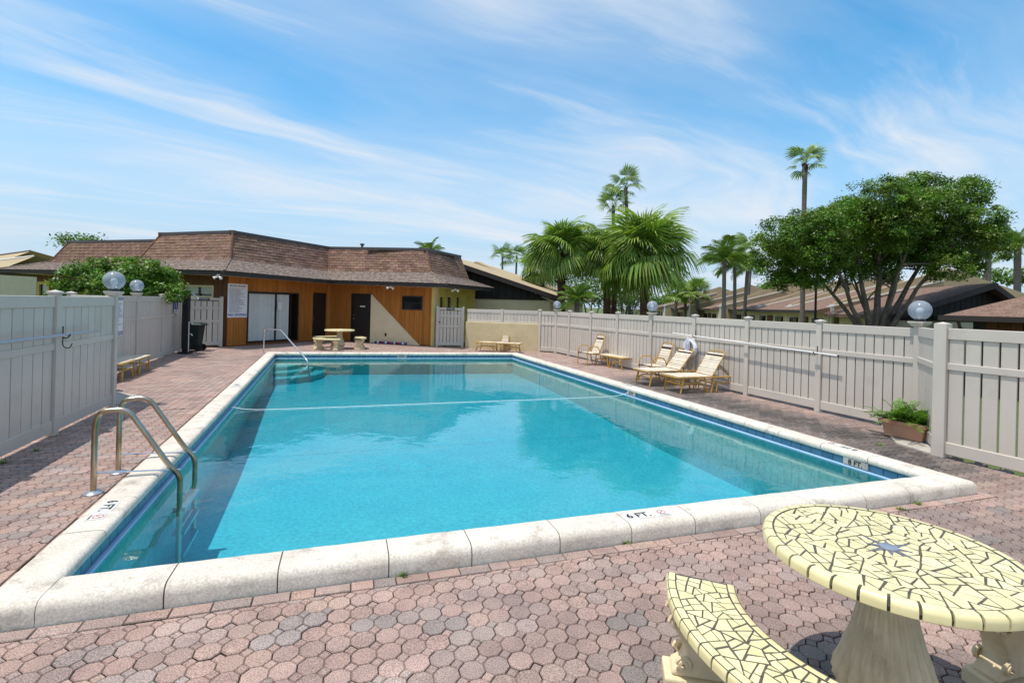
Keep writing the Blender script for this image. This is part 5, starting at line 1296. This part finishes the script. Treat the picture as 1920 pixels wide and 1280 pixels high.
# ================================================================== globe lamps on fence posts
def globe_lamp(p, h_, label, rz=0., s=1.):
    g = thing('globe_lamp', label, 'lamp', (p.x, p.y, h_+.03), rz)
    MB().add([(-.07, -.07, -.02), (.07, -.07, -.02), (.07, .07, -.02), (-.07, .07, -.02), (-.11, -.11, .035), (.11, -.11, .035), (.11, .11, .035), (-.11, .11, .035), (-.11, -.11, .055), (.11, -.11, .055), (.11, .11, .055), (-.11, .11, .055)],
             [(3, 2, 1, 0)]+[(k*4+i, k*4+(i+1) % 4, k*4+4+(i+1) % 4, k*4+4+i) for k in range(2) for i in range(4)]+[(8, 9, 10, 11)]).obj('flared_cap', 'fence', g, bevel=.004)
    MB().lathe([(.075, .055), (.07, .085), (.055, .10)], 20).obj('collar', 'black_plastic', g, smooth=True)
    R_ = .15; prof = [(R_*math.sin(a), .09+R_*.93-R_*math.cos(a)) for a in np.linspace(.42, PI-.01, 22)]
    MB().lathe(prof, 32, cap=False).obj('globe', 'globe_acrylic', g, smooth=2)
    MB().lathe([(.028, .10), (.028, .15), (.045, .19), (.05, .225), (.035, .26), (.0, .27)], 14, cap=False).obj('bulb', 'white_paint', g, smooth=True)
    return g
al_ = math.atan2(fd.y, fd.x)
globe_lamp(rp[1], rh[1], 'clear globe lamp on the fence post beside the stucco wall corner', al_)
globe_lamp(rp[5], rh[5], 'clear globe lamp on the fence post behind the flat lounger', al_)
globe_lamp(rp[9], rh[9], 'clear globe lamp on the fence post behind the terracotta planter', al_)
globe_lamp(LE, lh[0], 'clear globe lamp on the end post of the shaded fence', al_)
globe_lamp(lf[2], ztop(lf[2], 555), 'clear globe lamp on the fence post behind the rules board', al_)
# ================================================================== pool ladder, hand rail
nin = -nrm[3]; tdir = (POOL[0]-POOL[3]).normalized()
a_, b_ = v2(180, 925), v2(217, 887); mid = (a_+b_)/2; along = (b_-a_).normalized(); ec = POOL[3]+tdir*((mid-POOL[3]).dot(tdir)); off0 = (mid-ec).dot(nin)
lad = thing('pool_ladder', 'curved stainless steel pool ladder with two hand rails on the left coping', 'ladder', (mid.x, mid.y, 0), math.atan2(nin.y, nin.x))
hs = (b_-a_).length/2; reach = -off0+.17
for s_ in (-1, 1):
    y = s_*hs
    MB().tube(arc_pts([(0, y, 0), (0, y, .62), (.03, y, .74), (.24, y, .76), (reach-.10, y, .22), (reach, y, .10), (reach, y, -.75)], .17, 8), .024, 14).obj('rail', 'steel', lad, smooth=True)
    e_ = MB().lathe([(.075, 0), (.075, .012), (.05, .028), (.028, .034)], 24).obj('escutcheon', 'grey_tube', lad, smooth=True); e_.location = (0, y, 0)
    MB().tube([(0, y, .19), (reach, y, .16)], .0085, 8).obj('brace', 'chrome', lad, smooth=True)
for z in (-.25, -.47, -.68): MB().box((reach-.06, -hs, z), (reach+.05, hs, z+.03)).obj('tread', 'grey_tube', lad, bevel=.006)
A_ = P(494, 664); B_ = P(580, 682, WL); d = Vector((B_.x-A_.x, B_.y-A_.y, 0)); ln = d.length; hr = thing('hand_rail', 'bent steel hand rail leading down the far pool steps', 'rail', (A_.x, A_.y, 0), math.atan2(d.y, d.x))
MB().tube(arc_pts([(0, 0, 0), (0, 0, .84), (.38*ln, 0, .84), (ln*.97, 0, .02), (ln*1.02, 0, -.6)], .13, 8), .022, 12).obj('rail', 'chrome', hr, smooth=True)
MB().lathe([(.06, 0), (.06, .012), (.03, .03)], 20).obj('escutcheon', 'grey_tube', hr, smooth=True)
# ================================================================== poles, life ring, signs on the fences
def on_plane(px, py, A2, dir2, off, nrm2):
    A_ = A2+nrm2*off; k = D(px, py, 1.)-Vector((0, 0, H)); n2 = Vector((-dir2.y, dir2.x)); t = (A_.dot(n2))/(k.x*n2.x+k.y*n2.y); return Vector((k.x*t, k.y*t, H+k.z*t))
nr = Vector((fd.y, -fd.x)); nr = nr if nr.x < 0 else -nr                     # right fence, towards the pool
p0, p1 = on_plane(1261, 624, rp[2], fd, .13, nr), on_plane(1571, 667, rp[2], fd, .13, nr)
def hook(root, p, n2, off, drop=0.):
    b = Vector((p.x, p.y, p.z)); o = Vector((n2.x, n2.y, 0))
    MB().tube(arc_pts([b-o*off+Vector((0, 0, .12)), b-o*off+Vector((0, 0, -.03)), b+Vector((0, 0, -.035)), b+o*.03+Vector((0, 0, .02))], .03), .007, 6).obj('hook', 'black_plastic', root, smooth=True)
o0 = Vector((0, 0, 0))
pw_ = thing('long_pole', 'long white pole hung on hooks along the right fence above the loungers', 'pole', (0, 0, 0)); pw_.location = p0
MB().tube([(0, 0, 0), p1-p0], .013, 10).obj('tube', 'white_tube', pw_, smooth=True); MB().tube([(p1-p0)*.999, (p1-p0)*1.004], .015, 10).obj('end_cap', 'black_plastic', pw_)
for hx, hy in ((1300, 629.5), (1527, 661)): hook(pw_, on_plane(hx, hy, rp[2], fd, .13, nr)-p0, nr, .07)
ln2 = Vector((-ld.y, ld.x)); ln2 = ln2 if ln2.x > 0 else -ln2
q0, q1 = on_plane(185, 620, LE, ld, .11, ln2), on_plane(0, 643, LE, ld, .11, ln2); q1 = q0+(q1-q0)*1.5
pw2 = thing('long_pole', 'grey metal pole hung on a black hook along the shaded left fence', 'pole', q0)
MB().tube([(0, 0, 0), q1-q0], .020, 10).obj('tube', 'grey_tube', pw2, smooth=True)
hp = on_plane(127, 629, LE, ld, .11, ln2)-q0; hook(pw2, hp, ln2, .05)
o3 = Vector((ln2.x, ln2.y, 0)); MB().tube(arc_pts([hp-o3*.05+Vector((0, 0, .1)), hp-o3*.05+Vector((0, 0, -.14)), hp+o3*.02+Vector((0, 0, -.17)), hp+o3*.05+Vector((0, 0, -.10))], .05), .006, 6).obj('hook', 'black_plastic', pw2, smooth=True)
lc = on_plane(1293, 652, rp[2], fd, .10, nr)
lr = thing('life_ring', 'white life ring with a bundle of rope hung from the pole on the fence', 'life ring', lc, math.atan2(fd.y, fd.x))
MB().tube([(.18*math.cos(a), .02, .18*math.sin(a)) for a in np.linspace(0, 2*PI, 37)], .056, 12, cap=False).obj('ring', 'ring_white', lr, smooth=True)
for k in range(14):
    x = random.uniform(-.06, .06); MB().tube(curve3(Vector((random.uniform(-.01, .01), -.06, .27)), Vector((x*2.2, -.10, .1)), Vector((x*1.1, -.09, -.12+random.uniform(-.05, .03))), 8, .006), .007, 5).obj('rope_strand', 'rope_violet', lr, smooth=True)
n_l = Vector((ldir.y, -ldir.x)); n_l = n_l if n_l.x > 0 else -n_l
def board(label, px0, px1, r0, r1, off=.06):
    a = on_plane(px0, r1, lf[0], ldir, off, n_l); b = on_plane(px1, r1, lf[0], ldir, off, n_l); t = on_plane((px0+px1)/2, r0, lf[0], ldir, off, n_l)
    w_ = math.hypot(b.x-a.x, b.y-a.y); h_ = t.z-(a.z+b.z)/2; s = thing('rules_board', label, 'sign', a)
    s.matrix_local = frame(((a.x+b.x)/2, (a.y+b.y)/2, (a.z+b.z)/2), (b.x-a.x, b.y-a.y, 0), (0, 0, 1)); return s, w_, h_
s, w_, h_ = board('white pool rules sign with blue bands on the fence past the lamp post', 207, 229.5, 556, 630)
MB().box((-w_/2, 0, -.006), (w_/2, h_, 0)).obj('panel', 'sign_white', s, bevel=.002)
for y0, y1, tx in ((.915, .985, 'POOL RULES'), (.02, .11, 'NO DIVING')):
    MB().box((-w_/2+.01, y0*h_, .0), (w_/2-.01, y1*h_, .002)).obj('band', 'sign_blue', s); put_text(s, tx, (y0+y1)/2*h_, w_*.86, 'sign_white', .02, z=.003, hgt=(y1-y0)*h_*.7)
lines(s, w_*.85, h_*.28, h_*.90, 13, z=.002, fill=.4); lines(s, w_*.8, h_*.13, h_*.26, 2, 'ink', z=.002, fill=.6)
s, w_, h_ = board('small blue and white notice on the fence near the shower post', 326.5, 333.5, 563, 587)
s.name = 'wall_notice'
MB().box((-w_/2, 0, -.006), (w_/2, h_, 0)).obj('panel', 'sign_white', s); MB().box((-w_/2+.005, h_*.3, 0), (w_/2-.005, h_*.99, .002)).obj('band', 'sign_blue', s)
MB().prism([(-.035, .0), (.035, .0), (.03, .12), (.015, .14), (.015, .2), (-.015, .2), (-.015, .14), (-.03, .12)], .002, .004).obj('figure', 'sign_white', s).location = (0, h_*.4, 0)
lines(s, w_*.8, h_*.06, h_*.26, 3, z=.002)
# ================================================================== shower, bin, lane line, lamp pole
sp2 = P(347.5, 663); sh = thing('shower_post', 'black square shower post with chrome arm and taps beside the trash bin', 'shower', (sp2.x, sp2.y, 0), math.radians(12))
zs_ = ztop(sp2, 546)
MB().box((-.085, -.085, 0), (.085, .085, zs_)).obj('post', 'black_plastic', sh, bevel=.008); MB().box((-.10, -.10, zs_), (.10, .10, zs_+.02)).obj('cap', 'black_plastic', sh)
MB().tube(arc_pts([(.08, 0, zs_-.10), (.20, 0, zs_-.09), (.30, 0, zs_-.19)], .06), .014, 8).obj('arm', 'chrome', sh, smooth=True); MB().tube([(.29, 0, zs_-.17), (.33, 0, zs_-.24)], [.016, .038], 10).obj('shower_head', 'chrome', sh)
MB().tube([(.10, -.05, .05), (.10, -.05, 1.02)], .012, 8).obj('pipe', 'white_tube', sh)
for z in (.98, .62): MB().tube(arc_pts([(.085, -.02, z), (.17, -.02, z), (.19, -.02, z-.05)], .03), .016, 8).obj('tap', 'chrome', sh, smooth=True); 
MB().box((-.16, -.16, 0), (.16, .16, .06)).obj('base', 'black_plastic', sh, bevel=.01)
bp = P(362, 657.5); bn_ = thing('trash_bin', 'dark green wheeled trash bin beside the shower post', 'bin', (bp.x, bp.y, 0), math.radians(15)); zb_ = .93
MB().add([(-.20, -.20, .05), (.20, -.20, .05), (.20, .20, .05), (-.20, .20, .05), (-.27, -.27, zb_-.08), (.27, -.27, zb_-.08), (.27, .27, zb_-.08), (-.27, .27, zb_-.08)], [(3, 2, 1, 0), (4, 5, 6, 7)]+[(i, (i+1) % 4, 4+(i+1) % 4, 4+i) for i in range(4)]).obj('body', 'bin_plastic', bn_, bevel=.03)
MB().add([(-.29, -.29, zb_-.08), (.33, -.29, zb_-.08), (.33, .29, zb_-.08), (-.29, .29, zb_-.08), (-.27, -.27, zb_-.03), (.30, -.27, zb_-.03), (.30, .27, zb_-.03), (-.27, .27, zb_-.03), (-.15, -.15, zb_+.02), (.2, -.15, zb_+.02), (.2, .15, zb_+.02), (-.15, .15, zb_+.02)],
         [(3, 2, 1, 0), (8, 9, 10, 11)]+[(k*4+i, k*4+(i+1) % 4, k*4+4+(i+1) % 4, k*4+4+i) for k in range(2) for i in range(4)]).obj('lid', 'bin_plastic', bn_, bevel=.012)
MB().tube([(.36, -.22, zb_-.06), (.36, .22, zb_-.06)], .018, 8).obj('handle', 'bin_plastic', bn_)
for y in (-.22, .22): MB().tube([(.22, y-.03, .11), (.22, y+.03, .11)], .11, 18).obj('wheel', 'black_plastic', bn_)
dw = (W3-W2).normalized(); nw = Vector((dw.y, -dw.x)); s0, s1 = s_at(W2, W3, 712), s_at(W2, W3, 767)
q = W2+dw*s0+nw*.22; lnr = thing('lane_line', 'coiled lane line of blue, white and red floats against the cream wedge', 'lane line', (q.x, q.y, 0), math.atan2(dw.y, dw.x)); nfl = 15
for k in range(nfl):
    x = (s1-s0)*k/(nfl-1); o = MB().tube([(-.035, 0, 0), (-.03, 0, 0), (.03, 0, 0), (.035, 0, 0)], [.03, .055, .055, .03], 12).obj('float', ('rope_blue', 'rope_white', 'rope_blue', 'ink_red')[k % 4], lnr, smooth=True); o.location = (x, .02*math.sin(k), .056); o.rotation_euler = (0, 0, .35*math.sin(k*1.7))
MB().tube([(-.05, 0, .056), ((s1-s0)+.05, 0, .056)], .008, 5).obj('cord', 'rope_white', lnr)
bpz = D(1531, 505, 21.8); lp_ = thing('lamp_pole', 'thin black lamp pole behind the fence under the leafy tree', 'lamp post', (bpz.x, 21.8, GZ))
MB().tube([(0, 0, 0), (0, 0, bpz.z-GZ+.3)], [.055, .04], 10).obj('pole', 'black_plastic', lp_, smooth=True); MB().lathe([(.10, 0), (.10, .12), (.07, .2)], 12).obj('base', 'black_plastic', lp_); 
o = MB().lathe([(.04, 0), (.13, .10), (.15, .28), (.03, .36)], 14).obj('lantern', 'black_plastic', lp_); o.location = (0, 0, bpz.z-GZ+.3)
